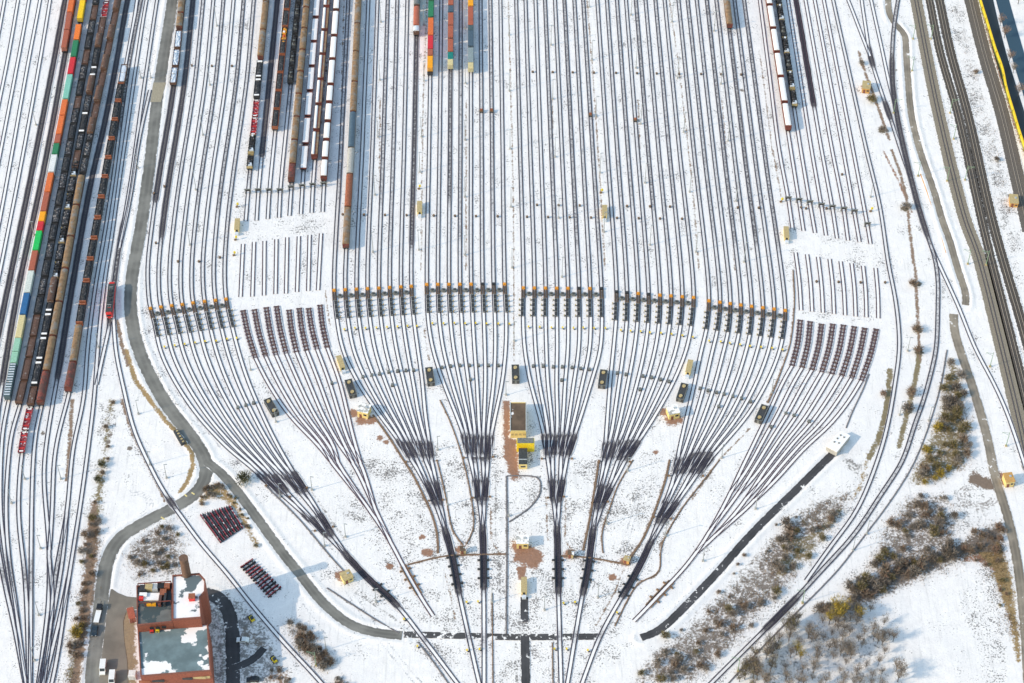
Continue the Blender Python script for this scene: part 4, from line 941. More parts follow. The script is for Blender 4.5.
PIT = small('cabinet_bank', 'low dark cabinet bank with yellow lids in the brown verge by the road', 'cabinet', [('bank', lambda m: m.box((0,0,.6),(1.9,7.6,1.2),'cabin_green'))]+[('lid', lambda m, k=k: m.box((.3,-3+k*1.5,1.24),(.8,.7,.1),'tan')) for k in range(5)]); PIT.put(loc, rz)
TANC = small('tan_cabin', 'x', 'cabin', [('body', lambda m: m.box((0,0,1.0),(1.9,6.4,2.0),'cream')), ('roof', lambda m: [m.box((0,0,2.08),(2.15,6.7,.18),'tan')]), ('door', lambda m: m.box((0,-3.23,.95),(.8,.08,1.6),'steel_dark')), ('snowy_box', lambda m: m.box((0,-4.4,.6),(1.5,1.2,1.2),'snow_grey'))])
for (a, b), lb in zip((((419.7,204),(419.7,216)),((604.5,208),(604.5,220)),((238,221),(237,234)),((785.5,229),(786.5,242)),((338.8,359),(343,371)),((690.5,363),(687.5,376)),((524,581),(524,595))),
   ('between the bundles above the control building, left','between the bundles above the control building, right','at the left cut, beside the dead-end tracks','at the right cut, beside the dead-end tracks','above the dark cabin by the left cream hut','above the dark cabin by the right cream hut','on the axis above the short paved strip')):
    loc, rz, L = two(a, b); TANC.put(loc, rz, 'small tan-roofed cabin '+lb, 'tan cabins')
YB = small('signal_box', 'x', 'signal', [('post', lambda m: m.cyl((0,0,0),(0,0,1.6),.12,'steel_grey',6)), ('head', lambda m: m.box((0,0,1.9),(.9,.6,.9),'yellow',0,.9)), ('foot', lambda m: m.box((-.4,.2,.2),(1.1,.8,.4),'brake_brown'))])
for p, lb in zip(((420,189),(602,193),(238,207),(782,202),(236.5,240),(871.6,211.5),(235,255.5)),('above the upper left tan cabin','above the upper right tan cabin','above the tan cabin at the left cut','above the tan cabin at the right cut','below the tan cabin at the left cut','right of the portals at the right cut','by the loose rails at the left cut')): YB.put(P3(*p), .3, 'small yellow signal box '+lb, 'small yellow signal boxes')
def hut(name, label, cx, cy, w, d, h, rz, wall='cream', roof='grey_roof', door='brick_dark', cat='hut', win=True):
    """cx, cy: roof centre in the photo"""
    x, y = P(cx, cy, h); r = thing(name, label, cat, (x,y,0), rz)
    m = MB(); m.box((0,0,h/2), (w,d,h), wall); m.build('walls', r)
    m = MB(); m.box((0,0,h+.1), (w+.4,d+.4,.2), roof); m.box((w*.2,d*.1,h+.32), (w*.25,d*.2,.24), 'steel_light'); m.build('roof', r)
    m = MB(); m.box((-w*.2,-d/2-.02,1.0), (.95,.08,2.0), door); m.build('door', r)
    if win:
        m = MB(); m.box((w*.24,-d/2-.02,h*.55), (w*.3,.08,h*.26), 'glass'); m.build('window', r)
    return r
hut('hut', 'cream hut with flat grey roof beside the tan train bundle', 364, 408, 4.2, 4.2, 3.6, R(-16), roof='concrete_snow')
hut('hut', 'cream hut with flat grey roof between the two right-hand bundles', 673, 409.5, 4.2, 4.2, 3.4, R(14), roof='concrete_snow')
hut('hut', 'square cream hut on brown earth below the control building', 522.5, 539.5, 4.3, 3.6, 3.2, 0, roof='concrete_snow')
hut('hut', 'small yellow hut between the leftmost brake track and the side road', 346.5, 575, 3.6, 3.4, 2.8, R(28), roof='tan')
hut('hut', 'tiny orange hut on brown earth left of the straight hump track', 463, 548.5, 1.9, 1.9, 2.2, R(8), wall='tan', roof='roof_brown', win=False)
hut('hut', 'tiny orange hut on brown earth right of the first right-hand brake', 571, 552.5, 1.9, 1.9, 2.2, R(-8), wall='tan', roof='roof_brown', win=False)
hut('hut', 'tiny orange hut left of the slanting right-hand brake track', 627, 558.5, 2.0, 1.9, 2.2, R(-20), wall='ochre', roof='tan', win=False)
hut('hut', 'orange hut with bushes beside the upper right dark switches', 866.5, 85, 3.4, 5.0, 2.8, R(-10), wall='ochre', roof='tan')
hut('hut', 'yellow hut beside the lower end of the gravel path', 1009, 477.5, 3.2, 4.2, 3.2, R(8), wall='cream', roof='ochre')
hut('work_container', 'orange yellow work container on the snow left of the brown ballast track', 1014, 199, 3.4, 5.2, 2.4, R(-5), wall='ochre', roof='tan', cat='container')
# control building, in three lifts
r = thing('control_building', 'yellow control building with brown snow-patched roof on the yard axis', 'building', (*P(518,431,4.0), 0))
x0, yb = P(510.4,431.4,4.0); x1, yt = P(526,403,4.0); ox, oy = r.location.x, r.location.y; w_, d_ = x1-x0, yt-yb
def rel(m_, c, d, mat): m_.box((c[0]-ox, c[1]-oy, c[2]), d, mat)
m = MB(); rel(m, ((x0+x1)/2, (yb+yt)/2, 2.0), (w_, d_, 4.0), 'cream'); m.build('walls', r)
m = MB(); rel(m, ((x0+x1)/2, (yb+yt)/2, 4.06), (w_-.5, d_-.5, .12), 'roof_brown'); m.build('roof', r)
m = MB()
for s in (0,1): rel(m, ((x0, x1)[s], (yb+yt)/2, 4.15), (.3, d_+.3, .34), 'steel_light'); rel(m, ((x0+x1)/2, (yb, yt)[s], 4.15), (w_-.31, .3, .34), 'cream')
m.build('parapet', r)
for k in range(4):
    m = MB(); rel(m, (x0+w_*(k+.5)/4, yb-.02, 2.2), (w_*.16, .1, 1.1), 'tan'); m.build('window', r)
x, y = P(525.5,440.5,5.2); r = thing('lookout', 'bright yellow lookout box with grey roof in front of the control building', 'building', (x,y,0))
for nm, c, d, mt_ in (('walls',(0,0,2.5),(6.8,2.6,5.0),'yellow'),('roof',(0,.1,5.08),(6.2,2.5,.16),'steel_grey')):
    m = MB(); m.box(c, d, mt_); m.build(nm, r)
for s in (-1,0,1):
    m = MB(); m.box((s*2.1,-1.3,3.6), (1.6,.08,.9), 'c_yellow'); m.build('window', r)
x, y = P(523,456.5,2.8); r = thing('annex', 'low annex with dark grey roof and cream wall below the lookout box', 'building', (x,y,0)); dd = P(523,449,2.8)[1]-P(523,465,2.8)[1]
for nm, c, d, mt_ in (('walls',(0,0,1.4),(3.2,dd,2.8),'cream'),('roof',(0,.1,2.88),(3.3,dd,.16),'dark_roof'),('roof',(0,-dd*.2,3.02),(3.0,.4,.12),'steel_light'),('window',(0,-dd/2-.02,1.5),(1.8,.08,.8),'glass')):
    m = MB(); m.box(c, d, mt_); m.build(nm, r)
# white-lidded cabin by the right cut-off bundle
A = [P(*p, 2.6) for p in ((840.5,431.4),(850,436),(837,452),(826.4,446.4))]; c = np.mean(A, 0); r = thing('pump_house', 'low grey cabin with snowy lid and round vents beside the right cut-off bundle', 'building', (c[0],c[1],0))
rel_ = [(a[0]-c[0], a[1]-c[1]) for a in A]; m = MB(); m.prism(rel_, 0, 2.6, 'concrete'); m.build('walls', r)
m = MB(); m.prism([(a*1.04, b*1.04) for a, b in rel_], 2.62, 2.85, 'snow_load'); m.build('roof', r)
u = np.array(rel_[3])-np.array(rel_[0]); v = np.array(rel_[1])-np.array(rel_[0])
for a, b in ((.2,.3),(.42,.28),(.65,.3),(.22,.68),(.6,.7)):
    q = np.array(rel_[0])+u*a+v*b; m = MB(); m.cyl((q[0],q[1],2.84), (q[0],q[1],3.1), .34, 'steel_grey', 10); m.build('vent', r)
A = [P(*p, .4) for p in ((829,453),(842,459),(838,463.5),(823,462))]; c = np.mean(A, 0)

# brick building with boiler block and chimney
def poly(px, z): return [P(*p, z) for p in px]
def ring(m_, pts, k, z0, z1, mat):
    c = np.mean(pts, 0); inn = [tuple(np.array(p)+(c-np.array(p))/np.linalg.norm(c-np.array(p))*k) for p in pts]; n = len(pts)
    vs = [(*p, z0) for p in pts]+[(*p, z1) for p in pts]+[(*p, z1) for p in inn]+[(*p, z0) for p in inn]
    fs = []
    for i in range(n):
        j = (i+1) % n
        for q in range(3): fs.append((q*n+i, q*n+j, (q+1)*n+j, (q+1)*n+i))
    m_.add(vs, fs, mat); return inn
HZ, UZ = 14.0, 19.0
hall = poly([(140.5,676.5),(211,671),(208,624),(137.5,629)], HZ)
r = thing('brick_building', 'red brick boiler house with teal and snow-patched flat roofs beside the paved yard', 'building', (0,0,0))
m = MB(); m.prism(hall, 0, HZ-.3, 'brick'); m.build('hall_walls', r)
m = MB(); inn = ring(m, hall, .55, HZ-.3, HZ+.35, 'brick_dark'); m.build('hall_parapet', r)
m = MB(); m.prism(inn, HZ-.28, HZ-.15, 'roof_teal'); m.build('hall_roof', r)
left = poly([(136,584),(171.8,581.5),(172.3,620.5),(136.5,624)], UZ); right = poly([(172.3,575.5),(199.5,573.5),(205.3,580),(205.7,591),(200.3,598),(200.8,618.5),(172.6,620.4)], UZ)
for nm, pl, dz, rf in (('boiler_block', left, -1.2, 'roof_gravel'), ('boiler_block', right, 0.0, 'roof_rim_snow')):
    m = MB(); m.prism(pl, 0, UZ+dz-.35, 'brick'); m.build(nm, r)
    m = MB(); inn = ring(m, pl, .6, UZ+dz-.35, UZ+dz+.4, 'brick_dark'); m.build('parapet', r)
    m = MB(); m.prism(inn, UZ+dz-.33, UZ+dz-.15, rf); m.build('roof', r)
for px in ((152,627.5),(158,627),(164,626.4)):
    x, y = P(px[0], px[1]+.6, 16.6); m = MB(); yv = P(px[0], 623, UZ)[1]-.05; m.box((x, y-.1, 16.6), (1.5,.3,1.1), 'black'); m.build('window', r)
for px, c in (((151.5,630.3),'red'),((157.3,629.6),'yellow')):
    x, y = P(*px, HZ+.9); b = small('ventilation_unit', ('red' if c == 'red' else 'yellow')+' ventilation unit standing on the teal roof', 'ventilation unit', [('casing', lambda m_: m_.box((0,0,.5),(1.3,1.1,1.0),c,0,.9)), ('grille', lambda m_: m_.box((0,-.57,.5),(.9,.06,.6),'steel_dark'))]); b.put((x, y, HZ-.14), 0)
x, y = P(192,597.5,UZ+.8); b = small('roof_hatch', 'red cubical stair hatch on the snowy boiler roof', 'roof hatch', [('hatch', lambda m_: m_.box((0,0,.9),(2.1,2.0,1.8),'red')), ('lid', lambda m_: m_.box((0,0,1.88),(2.3,2.2,.14),'rust_end'))]); b.put((x, y, UZ-.14), .05)
# open plant frame on the left boiler roof
fr = poly([(138,585),(171,582.5),(171,602),(138.3,604.5)], UZ)
FR = [MB(), MB()]
for k in range(6):
    for s in (0, 1):
        m = FR[s]; p = np.array(fr[0])*(1-k/5)+np.array(fr[1])*k/5 if s == 0 else np.array(fr[3])*(1-k/5)+np.array(fr[2])*k/5
        m.box((p[0], p[1], UZ-.3), (.28,.28,2.2), 'redbrown')
for s in (0, 1):
    m = FR[s]; a, b = (fr[0], fr[1]) if s == 0 else (fr[3], fr[2]); d = np.array(b)-np.array(a); c = (np.array(a)+np.array(b))/2
    m.box((c[0], c[1], UZ+.75), (np.linalg.norm(d), .3, .3), 'redbrown', math.atan2(d[1], d[0]))
    m.build('plant_frame', r)
for k, (px, py, w2, d2, h2, mt_) in enumerate(((143,588,2.2,2.4,1.6,'steel_dark'),(149,587,2.6,2.0,1.9,'tan'),(155,587,2.0,2.2,1.7,'steel_light'),(161,586,2.4,2.2,1.8,'black'),(167,586,2,2,1.8,'rust_end'),(143,594,2.6,1.6,1.2,'snow_load'),(152,595,6,3,.5,'snow_load'),(163,592,2.2,2.6,1.5,'rust_end'),(151,603,3.2,1.0,1.2,'c_amber'),(141,597,1.5,1.5,1.2,'red'),(160,600,1.0,4.0,1.6,'redbrown'),(165,599,.8,4.6,1.8,'steel_dark'))):
    x, y = P(px, py, UZ); m = MB(); m.box((x, y, UZ-1.34+h2/2), (w2,d2,h2), mt_); m.build('boiler_plant', r)
m = MB(); x, y = P(187,576,UZ-1); m.cyl((x,y,0), (x,y,28.5), 1.7, 'chimney_brown', 24, 1.5); m.cyl((x,y,28.2), (x,y,28.8), 1.62, 'chimney_brown', 24); m.build('chimney', r)
for k, (px, w2, mt_) in enumerate(((146,4,'rust_end'),(158,5,'steel_dark'),(188,3.4,'steel_dark'),(199,5,'tan'),(207,2.5,'tan'))):
    xx = P(px, 680, 9)[0]; yy = (hall[0][1]*(1-(px-140.5)/70.5)+hall[1][1]*(px-140.5)/70.5); m = MB(); m.box((xx, yy-.05, 10.5), (w2,.35,1.2), mt_); m.build('window_band', r)
# low annexes on the left side of the hall
for px, lb, mt_ in (((132,617),'rust red and white container beside the boiler house','c_rust'),((133,677),'small white box by the left wall of the boiler house','c_white')):
    x, y = P(*px); p = Proto(container(5.0 if mt_ == 'c_rust' else 2.6, mt_, 'c_white')); p.put((x, y, 0), R(18 if mt_ == 'c_rust' else 0), lb); 

# ------------------------------------------------------------------ vehicles
def car(col, L=4.5, W=1.8, h=1.45, van=False, name='parked_car'):
    r = thing(name, 'x', 'car' if not van else 'van'); m = MB(); q = L/2
    if van:
        prof = [(-q,.35),(q,.35),(q,1.05),(q-.9,1.3),(q-1.5,h),(-q+.1,h),(-q,h-.3)]
    else: prof = [(-q,.35),(q,.35),(q,.8),(q-1.2,.95),(q-1.9,h),(-q+1.0,h),(-q+.15,.95),(-q,.9)]
    n = len(prof); vs = [(-W/2,p[0],p[1]) for p in prof]+[(W/2,p[0],p[1]) for p in prof]
    m.add(vs, [(i, (i+1) % n, n+(i+1) % n, n+i) for i in range(n)]+[tuple(range(n)), tuple(range(2*n-1,n-1,-1))], col); m.build('body', r)
    for sx in (-1,1):
        for sy in (-1,1):
            t = MB(); t.cyl((sx*(W/2-.2),sy*L*.31,.33), (sx*(W/2+.02),sy*L*.31,.33), .33, 'rubber', 12); t.build('wheel', r)
        hl = MB(); hl.box((sx*W*.36,q+.01,.72), (.35,.08,.2), 'white_paint'); hl.build('headlight', r)
    g = MB()
    a, b_ = (prof[3], prof[4]) if van else (prof[3], prof[4])
    g.add([(-W/2+.15,a[0]-.05,a[1]+.05),(W/2-.15,a[0]-.05,a[1]+.05),(W/2-.15,b_[0]+.03,b_[1]-.02),(-W/2+.15,b_[0]+.03,b_[1]-.02)], [(0,1,2,3)], 'glass'); g.v = [(x_, y_+.03, z_+.02) for x_, y_, z_ in g.v]; g.build('windscreen', r)
    for s in (-1,1):
        g = MB(); g.box((s*(W/2+.005),-.1 if not van else q-1.9,(.95+h)/2-.02), (.03, L*.42 if not van else .9,(h-.95)*.6), 'glass'); g.build('side_window', r)
    return r
mt('car_dark', (.02,.035,.05), .35); mt('car_black', (.015,.015,.018), .35)
for (px, L, W, h, van, col, rz, lb) in (((95,631.5),4.6,1.85,1.5,False,'car_dark',180,'dark blue car standing on the asphalt left of the paved yard'),((103.3,669),5.6,2.0,2.4,True,'white_paint',182,'white van, upper of the two below the paved yard'),((112.5,680),5.6,2.0,2.5,True,'white_paint',182,'white van, lower of the two at the bottom edge'),((253,680.5),4.5,1.8,1.45,False,'car_black',95,'black car parked in the shade right of the boiler house'),((243,641),4.4,1.8,1.4,False,'white_paint',88,'snow-covered car parked on the small yard right of the boiler house')):
    o = car(col, L, W, h, van, 'parked_van' if van else 'parked_car'); o['label'] = lb; x, y = P(*px); o.location = (x, y, .02); o.rotation_euler = (0,0,R(rz))
    if px == (95,631.5): CAR0 = o
r = thing('trailer', 'black and white trailer with drawbar standing on the asphalt road', 'trailer', (*P(98.5,615), .02), R(-4))
for nm, c, d, mt_ in (('deck',(0,-1.2,.9),(1.9,5.2,.3),'white_paint'),('load',(0,2.6,1.2),(1.8,2.2,1.2),'car_black'),('drawbar',(0,4.6,.7),(.2,2.0,.15),'steel_dark')):
    m = MB(); m.box(c, d, mt_); m.build(nm, r)
for sx in (-1,1):
    for sy in (-2.4,0,2.4): m = MB(); m.cyl((sx*.75,sy,.4), (sx*1.0,sy,.4), .4, 'rubber', 12); m.build('wheel', r)
for p, lb, c in (((252,620),'yellow loader by the snowy track bank right of the boiler house','yellow'),((274.5,661),'yellow digger by the scrap at the foot of the track bank','yellow')):
    r = thing('loader', lb, 'loader', (*P(*p), 0), .6)
    for nm, cc, d, mt_ in (('body',(0,0,.9),(1.4,2.2,.8),c),('cab',(0,-.2,1.7),(1.1,1.0,.9),'glass'),('bucket',(0,1.6,.5),(1.7,.6,.6),'steel_dark')):
        m = MB(); m.box(cc, d, mt_, 0, .9); m.build(nm, r)
    for sx in (-1,1):
        for sy in (-.7,.7): m = MB(); m.cyl((sx*.6,sy,.4), (sx*.9,sy,.4), .4, 'rubber', 10); m.build('wheel', r)

# ------------------------------------------------------------------ stored red beams
def beam(a, b, col, label, group, z=0.0):
    loc, rz, L = two(a, b); r = thing('steel_beam', label, 'beam', (loc[0],loc[1],z), rz, group)
    m = MB(); m.box((0,0,.35), (.16,L,.5), col); m.build('web', r)
    m = MB(); m.box((0,0,.66), (.36,L,.1), col); m.build('flange', r)
    m = MB(); m.box((0,0,.06), (.62,L,.1), 'steel_dark'); m.build('flange', r)
    for k in range(3): m = MB(); m.box((.55,-L*.35+k*L*.35,.22), (.5,.5,.4), 'steel_dark'); m.build('bracket', r)
for i in range(13):
    t = i/12; a = lerp((200.5,515),(229,506), t); b = lerp((221,543),(242.5,528.5), t)
    beam(a, b, ('darkred','steel_dark')[i % 2], f'{"dark" if i % 2 else "red"} steel beam, {ORD[i]} from left in the upper stack by the side road', 'beams of the upper stack')
for i in range(12):
    t = i/11; a = lerp((253,559.5),(281,587), t); b = lerp((240.5,568),(268,597.5), t)
    beam(a, b, ('darkred','steel_dark','darkred','darkred')[i % 4], f'{"dark" if i % 4 == 1 else "red"} steel beam, {ORD[i]} from top in the lower stack by the single track', 'beams of the lower stack')
# ------------------------------------------------------------------ masts
def mast(h, green=False):
    r = thing('lamp_mast' if not green else 'catenary_mast', 'x', 'mast'); mtl = 'mast_green' if green else 'mast'
    m = MB(); m.cyl((0,0,0), (0,0,h), .17, mtl, 8, .09); m.build('pole', r)
    m = MB(); m.box((0,0,.25), (.8,.8,.5), 'concrete' if not green else 'tan'); m.build('base', r)
    if green:
        m = MB(); m.cyl((0,0,h-.8), (-2.8,.0,h-.3), .07, mtl, 6); m.cyl((0,0,h-2.0), (-2.6,0,h-.5), .06, mtl, 6); m.cyl((-2.8,0,h-.3), (-2.8,0,h-1.3), .05, mtl, 5); m.build('cantilever', r)
    else:
        m = MB(); m.box((.5,0,h+.06), (1.3,.28,.14), mtl); m.build('lamp_head', r)
    return Proto(r)
LM = mast(11.5); GM = mast(8.5, True); SM = mast(8.0)
grid = [('between the trains and the second bundle',[(381,22),(380,80),(378,137),(375,195),(373,252)]),('under the lone red wagon column',[(424,25),(424,81),(421.5,137),(420,172),(419,250)]),('left of the yard axis',[(465,28),(465.5,83.5),(465,140),(465,197),(465,255)]),
 ('on the yard axis',[(509,35),(509.5,91),(510,149),(511,207),(512,268),(514,341)]),('first column right of the axis',[(549,-8),(551,45),(552.7,99),(555,157),(558.7,218),(562,277)]),('second column right of the axis',[(589,7),(592,60),(596,116),(600,173),(604,232)]),
 ('third column right of the axis',[(631,15),(636,68),(640.7,124),(645,183),(650,245)]),('fourth column right of the axis',[(672,22),(677.7,78),(683.7,132),(689.7,192),(696,252)]),('fifth column right of the axis',[(714,31),(721,84),(728,141),(736,201),(744,262)]),('left bundle column',[(217,26),(210,85),(203,135),(196,190),(190,245)])]
for nm, l in grid:
    for i, p in enumerate(l): LM.put(P3(*p), random.uniform(-.3,.3), f'thin grey lamp mast, {ORD[i]} from the top, {nm}', 'lamp masts of the sorting tracks')
others = [((506,395),'above the yellow control building'),((437.8,450),'by the brown trough right of the tan train throat'),((447.7,505),'on snow left of the straight hump track'),((508.8,516),'inside the square cable trench'),((606.5,524),'left of the wide empty snow field at right'),((665.5,536),'beside the slanting right trough line'),((627.6,471),'beside the throat left of the right hut'),((703,561),'beside the dark diagonal road, lower'),((755.6,509),'beside the dark diagonal road, upper'),((771.6,393),'left of the right cut-off bundle'),((721.6,458),'beside the throat right of the right hut'),((250.7,370),'between the two leftmost bundles, upper'),((276,422),'between the two leftmost bundles, lower'),((138.5,414),'inside the single track bend, upper'),((312,490),'right of the leftmost throat'),((280,497),'left of the leftmost throat'),((345.5,537),'on the snow between the two left throats'),((324.7,546),'left of the second dark patch of the leftmost throat'),((376,602),'beside the leftmost long brake'),((326,650),'behind the brown hedge at the bottom'),((166.6,478),'inside the single track bend, lower'),((61,479),'between the left yard tracks, right'),((25,479),'between the left yard tracks, middle'),((11.6,503),'between the left yard tracks, left'),((40.7,548.5),'in the left yard throat'),((138,168),'beside the grey road, third'),((141,78),'beside the grey road, first'),((151,78),'beside the grey road, second'),((98.5,347.5),'below the red locomotive'),((34.6,660.5),'at the bottom of the left yard'),((39,615),'above the bottom of the left yard'),((870.6,197),'beside the inner right-hand curve, upper'),((907.6,351),'beside the brown hedge in the right-hand curve'),((852.8,550.5),'right of the outer curve, lower'),((866.6,534),'right of the outer curve, upper'),((899.7,415),'between the two right-hand curves'),((928.8,420.6),'right of the outer curve, highest'),((492,602),'right of the straight hump track'),((544.5,610),'left of the first brake right of the axis'),((598,597),'right of the second brake right of the axis'),((150,465),'in the snow triangle beside the single track'),((34,235),'between the dark tracks and the containers, lower'),((36,125),'between the dark tracks and the containers, upper'),((53,300),'between the dark wagons at left')]
for p, lb in others: SM.put(P3(*p), random.uniform(-.3,.3), 'thin grey mast '+lb, 'lamp masts around the yard')
greens = [((931,39),'between tan and dark main line tracks, highest'),((913,39),'left of the tan main line, highest'),((912,71),'left of the tan main line, second'),((950,113),'between tan and dark main line tracks, second'),((953.6,139),'between tan and dark main line tracks, third'),((965,180),'between tan and dark main line tracks, fourth'),((947,181),'left of the tan main line, third'),((967.7,264),'left of the tan main line, fourth'),((986,265),'between tan and dark main line tracks, fifth'),((1006,446),'right of the single track at the right edge'),((990,366.6),'left of the tan main line, lowest'),((918,176),'beside the gravel path at upper right'),((802.5,603),'right of the outer curve where the tracks join'),((738,671),'right of the outer curve at the bottom'),((316,665.5),'beside the brown hedge at the bottom left'),((893.5,113),'by the upper right dark switches')]
for i, (p, lb) in enumerate(greens): GM.put(P3(*p), R(random.uniform(-12,0))+(math.pi if 'dark' in lb and i % 2 else 0), 'pale green catenary mast '+lb, 'catenary masts')
# ------------------------------------------------------------------ yellow barrier and orange duct
mt('olive', (.30,.30,.05), .6)
sp = Spline([(974,-25),(979,0),(987.3,27),(995.5,54),(1002.2,72),(1005.5,90),(1013,115),(1018,132),(1025,153),(1040,195)], 2.5)
r = thing('noise_barrier', 'yellow barrier wall running beside the brown ballast track at top right', 'barrier')
def wallstrip(z0, z1, off, th, mat, nm):
    n = len(sp.p); vs = []
    for du, z in ((off-th/2,z0),(off-th/2,z1),(off+th/2,z1),(off+th/2,z0)): vs.append(np.column_stack([sp.p+sp.n*du, np.full(n, z)]))
    vs = np.stack(vs, 1).reshape(-1,3); fs = [(4*i+k, 4*i+k+1, 4*i+5+k, 4*i+4+k) for i in range(n-1) for k in range(3)]+[(0,1,2,3),(4*n-1,4*n-2,4*n-3,4*n-4)]
    m = MB(); m.add(vs.tolist(), fs, mat); m.build(nm, r)
wallstrip(0, 1.1, 0, .35, 'olive', 'lower_panel'); wallstrip(1.1, 2.5, 0, .4, 'yellow', 'upper_panel'); wallstrip(2.5, 2.6, 0, .5, 'c_yellow', 'coping')
for l in np.arange(3, sp.len[-1]-1, 8.0):
    p = sp.at_len(l); m = MB(); m.box((p[0]-.35, p[1], 1.25), (.22,.3,2.5), 'olive'); m.build('post', r)
# ------------------------------------------------------------------ shrubs and trees
for k, c in dict(tw_grey=(.27,.235,.205), tw_brown=(.25,.195,.145), tw_olive=(.20,.165,.06), tw_gold=(.42,.30,.04), tw_red=(.27,.165,.115), tw_dark=(.14,.12,.105), tw_green=(.075,.08,.04)).items(): mt(k, c, .9, spread=.45, scale=.5)
def twigs(m, n, rx, rz_, zc, mat, l0=.5, l1=1.2, w=.06, mat2=None, rr=random, up=.5):
    for _ in range(n):
        while True:
            p = Vector((rr.uniform(-1,1), rr.uniform(-1,1), rr.uniform(-1,1)))
            if .12 < p.length < 1: break
        k = .85+.3*math.sin(p.x*4.1+p.y*3.3+rx)*math.cos(p.z*3+p.y*2)
        c = Vector((p.x*rx*k, p.y*rx*k, zc+p.z*rz_*k)); d = (Vector((p.x,p.y,p.z+up))+Vector((rr.uniform(-.6,.6),rr.uniform(-.6,.6),rr.uniform(-.3,.6)))).normalized()
        l = rr.uniform(l0, l1); s = d.cross(Vector((rr.uniform(-1,1),rr.uniform(-1,1),rr.uniform(-1,1)))).normalized()*w*rr.uniform(.6,1.5)
        if c.z < .05: c.z = .05
        m.add([c-s, c+s, c+d*l+s*.3, c+d*l-s*.3], [(0,1,2,3)], mat2 if mat2 and rr.random() < .3 else mat)
def bush(mat, mat2, rx, h, n, seed):
    rr = random.Random(seed); r = thing('shrub', 'x', 'shrub'); m = MB()
    for k in range(4):
        a = rr.uniform(0,6.28); m.cyl((0,0,0), (math.cos(a)*rx*.5, math.sin(a)*rx*.5, h*.7), .06, 'bark', 5, .02)
    m.build('stems', r); q = MB()
    for k in range(4):
        a = rr.uniform(0,6.28); o = rr.uniform(.1,.55)*rx; s = MB(); twigs(s, n//4, rx*rr.uniform(.55,.8), h*.42, h*.48, mat, .35, 1.0, .065, mat2, rr)
        q.add([(v[0]+math.cos(a)*o, v[1]+math.sin(a)*o, v[2]) for v in s.v], s.f, None) if False else None
        dx, dy = math.cos(a)*o, math.sin(a)*o
        for mi_, f in zip(s.m, s.f): q.add([(s.v[i][0]+dx, s.v[i][1]+dy, s.v[i][2]) for i in f], [(0,1,2,3)], s.mats[mi_])
    q.build('crown', r); return Proto(r)
def tree(mat, mat2, h, rx, n, seed, name='bare_tree'):
    rr = random.Random(seed); r = thing(name, 'x', 'tree'); m = MB()
    m.cyl((0,0,0), (.1,.05,h*.45), .16, 'bark', 7, .10)
    ends = []
    for k in range(9):
        a = k*.7+rr.uniform(-.3,.3); z0 = h*rr.uniform(.22,.45); z1 = h*rr.uniform(.6,.95); q = rx*rr.uniform(.35,.85)
        e = Vector((math.cos(a)*q, math.sin(a)*q, z1)); b = Vector((.05,.02,z0)); mid = (b+e)/2+Vector((rr.uniform(-.2,.2),rr.uniform(-.2,.2),-.15))
        m.cyl(b, mid, .08, 'bark', 5, .055); m.cyl(mid, e, .055, 'bark', 5, .02); ends += [mid, e]
    m.build('trunk', r); q = MB()
    for e in ends:
        s = MB(); twigs(s, n//18, rx*.42, h*.2, 0, mat, .5, 1.3, .045, mat2, rr, .8)
        for mi_, f in zip(s.m, s.f): q.add([(s.v[i][0]+e.x, s.v[i][1]+e.y, max(.1, s.v[i][2]+e.z)) for i in f], [(0,1,2,3)], s.mats[mi_])
    q.build('crown', r); return Proto(r)
BU = {}
for k, a, b in (('grey','tw_grey','tw_brown'),('brown','tw_brown','tw_red'),('olive','tw_olive','tw_brown'),('dark','tw_dark','tw_brown'),('gold','tw_gold','tw_olive'),('green','tw_green','tw_olive'),('red','tw_red','tw_brown')):
    BU[k] = [bush(a, b, 1.5, 2.0, 330, 11+i*7+len(BU)*31) for i in range(2)]
TR = {k: [tree(a, b, 6.5, 2.3, 400, 5+i*13+j*29) for i in range(3)] for j, (k, a, b) in enumerate((('grey','tw_grey','tw_brown'),('brown','tw_brown','tw_grey'),('gold','tw_gold','tw_olive'),('red','tw_red','tw_brown'),('dark','tw_dark','tw_olive')))}
def inpoly(x, y, pl):
    r_ = False; n = len(pl)
    for i in range(n):
        (ax, ay), (bx, by) = pl[i], pl[(i+1) % n]
        if (ay > y) != (by > y) and x < (bx-ax)*(y-ay)/(by-ay)+ax: r_ = not r_
    return r_
PT = np.concatenate([s_.p[::3] for s_ in TRACKS])
def scatter(pl, n, gap, kinds, label, group, s0=.7, s1=1.4, protos=None, clear=3.0):
    xs_ = [p[0] for p in pl]; ys_ = [p[1] for p in pl]; pts = []; tries = 0
    while len(pts) < n and tries < n*60:
        tries += 1; x, y = random.uniform(min(xs_), max(xs_)), random.uniform(min(ys_), max(ys_))
        if not inpoly(x, y, pl) or any(abs(x-a)+abs(y-b)*1.2 < gap for a, b in pts): continue
        w = P(x, y)
        if np.min((PT[:,0]-w[0])**2+(PT[:,1]-w[1])**2) < clear**2: continue
        pts.append((x, y)); k = random.choice(kinds); s = random.uniform(s0, s1)
        cname = {'grey':'greyish','brown':'brown','olive':'olive','dark':'dark','gold':'golden','green':'dark green','red':'reddish'}[k]
        pr = (protos or BU)[k]; random.choice(pr).put((w[0], w[1], -.05), random.uniform(0,6.28), label.replace('%', cname), group, (s, s, s*random.uniform(.8,1.2)))
scatter([(785,520),(800,530),(840,500),(850,510),(800,575),(762,605),(740,600),(770,560)], 20, 8, ['olive','grey','brown','grey'], '% leafless shrub in the upper thicket beside the curved tracks', 'shrubs of the upper thicket by the curved tracks', .7, 1.5)
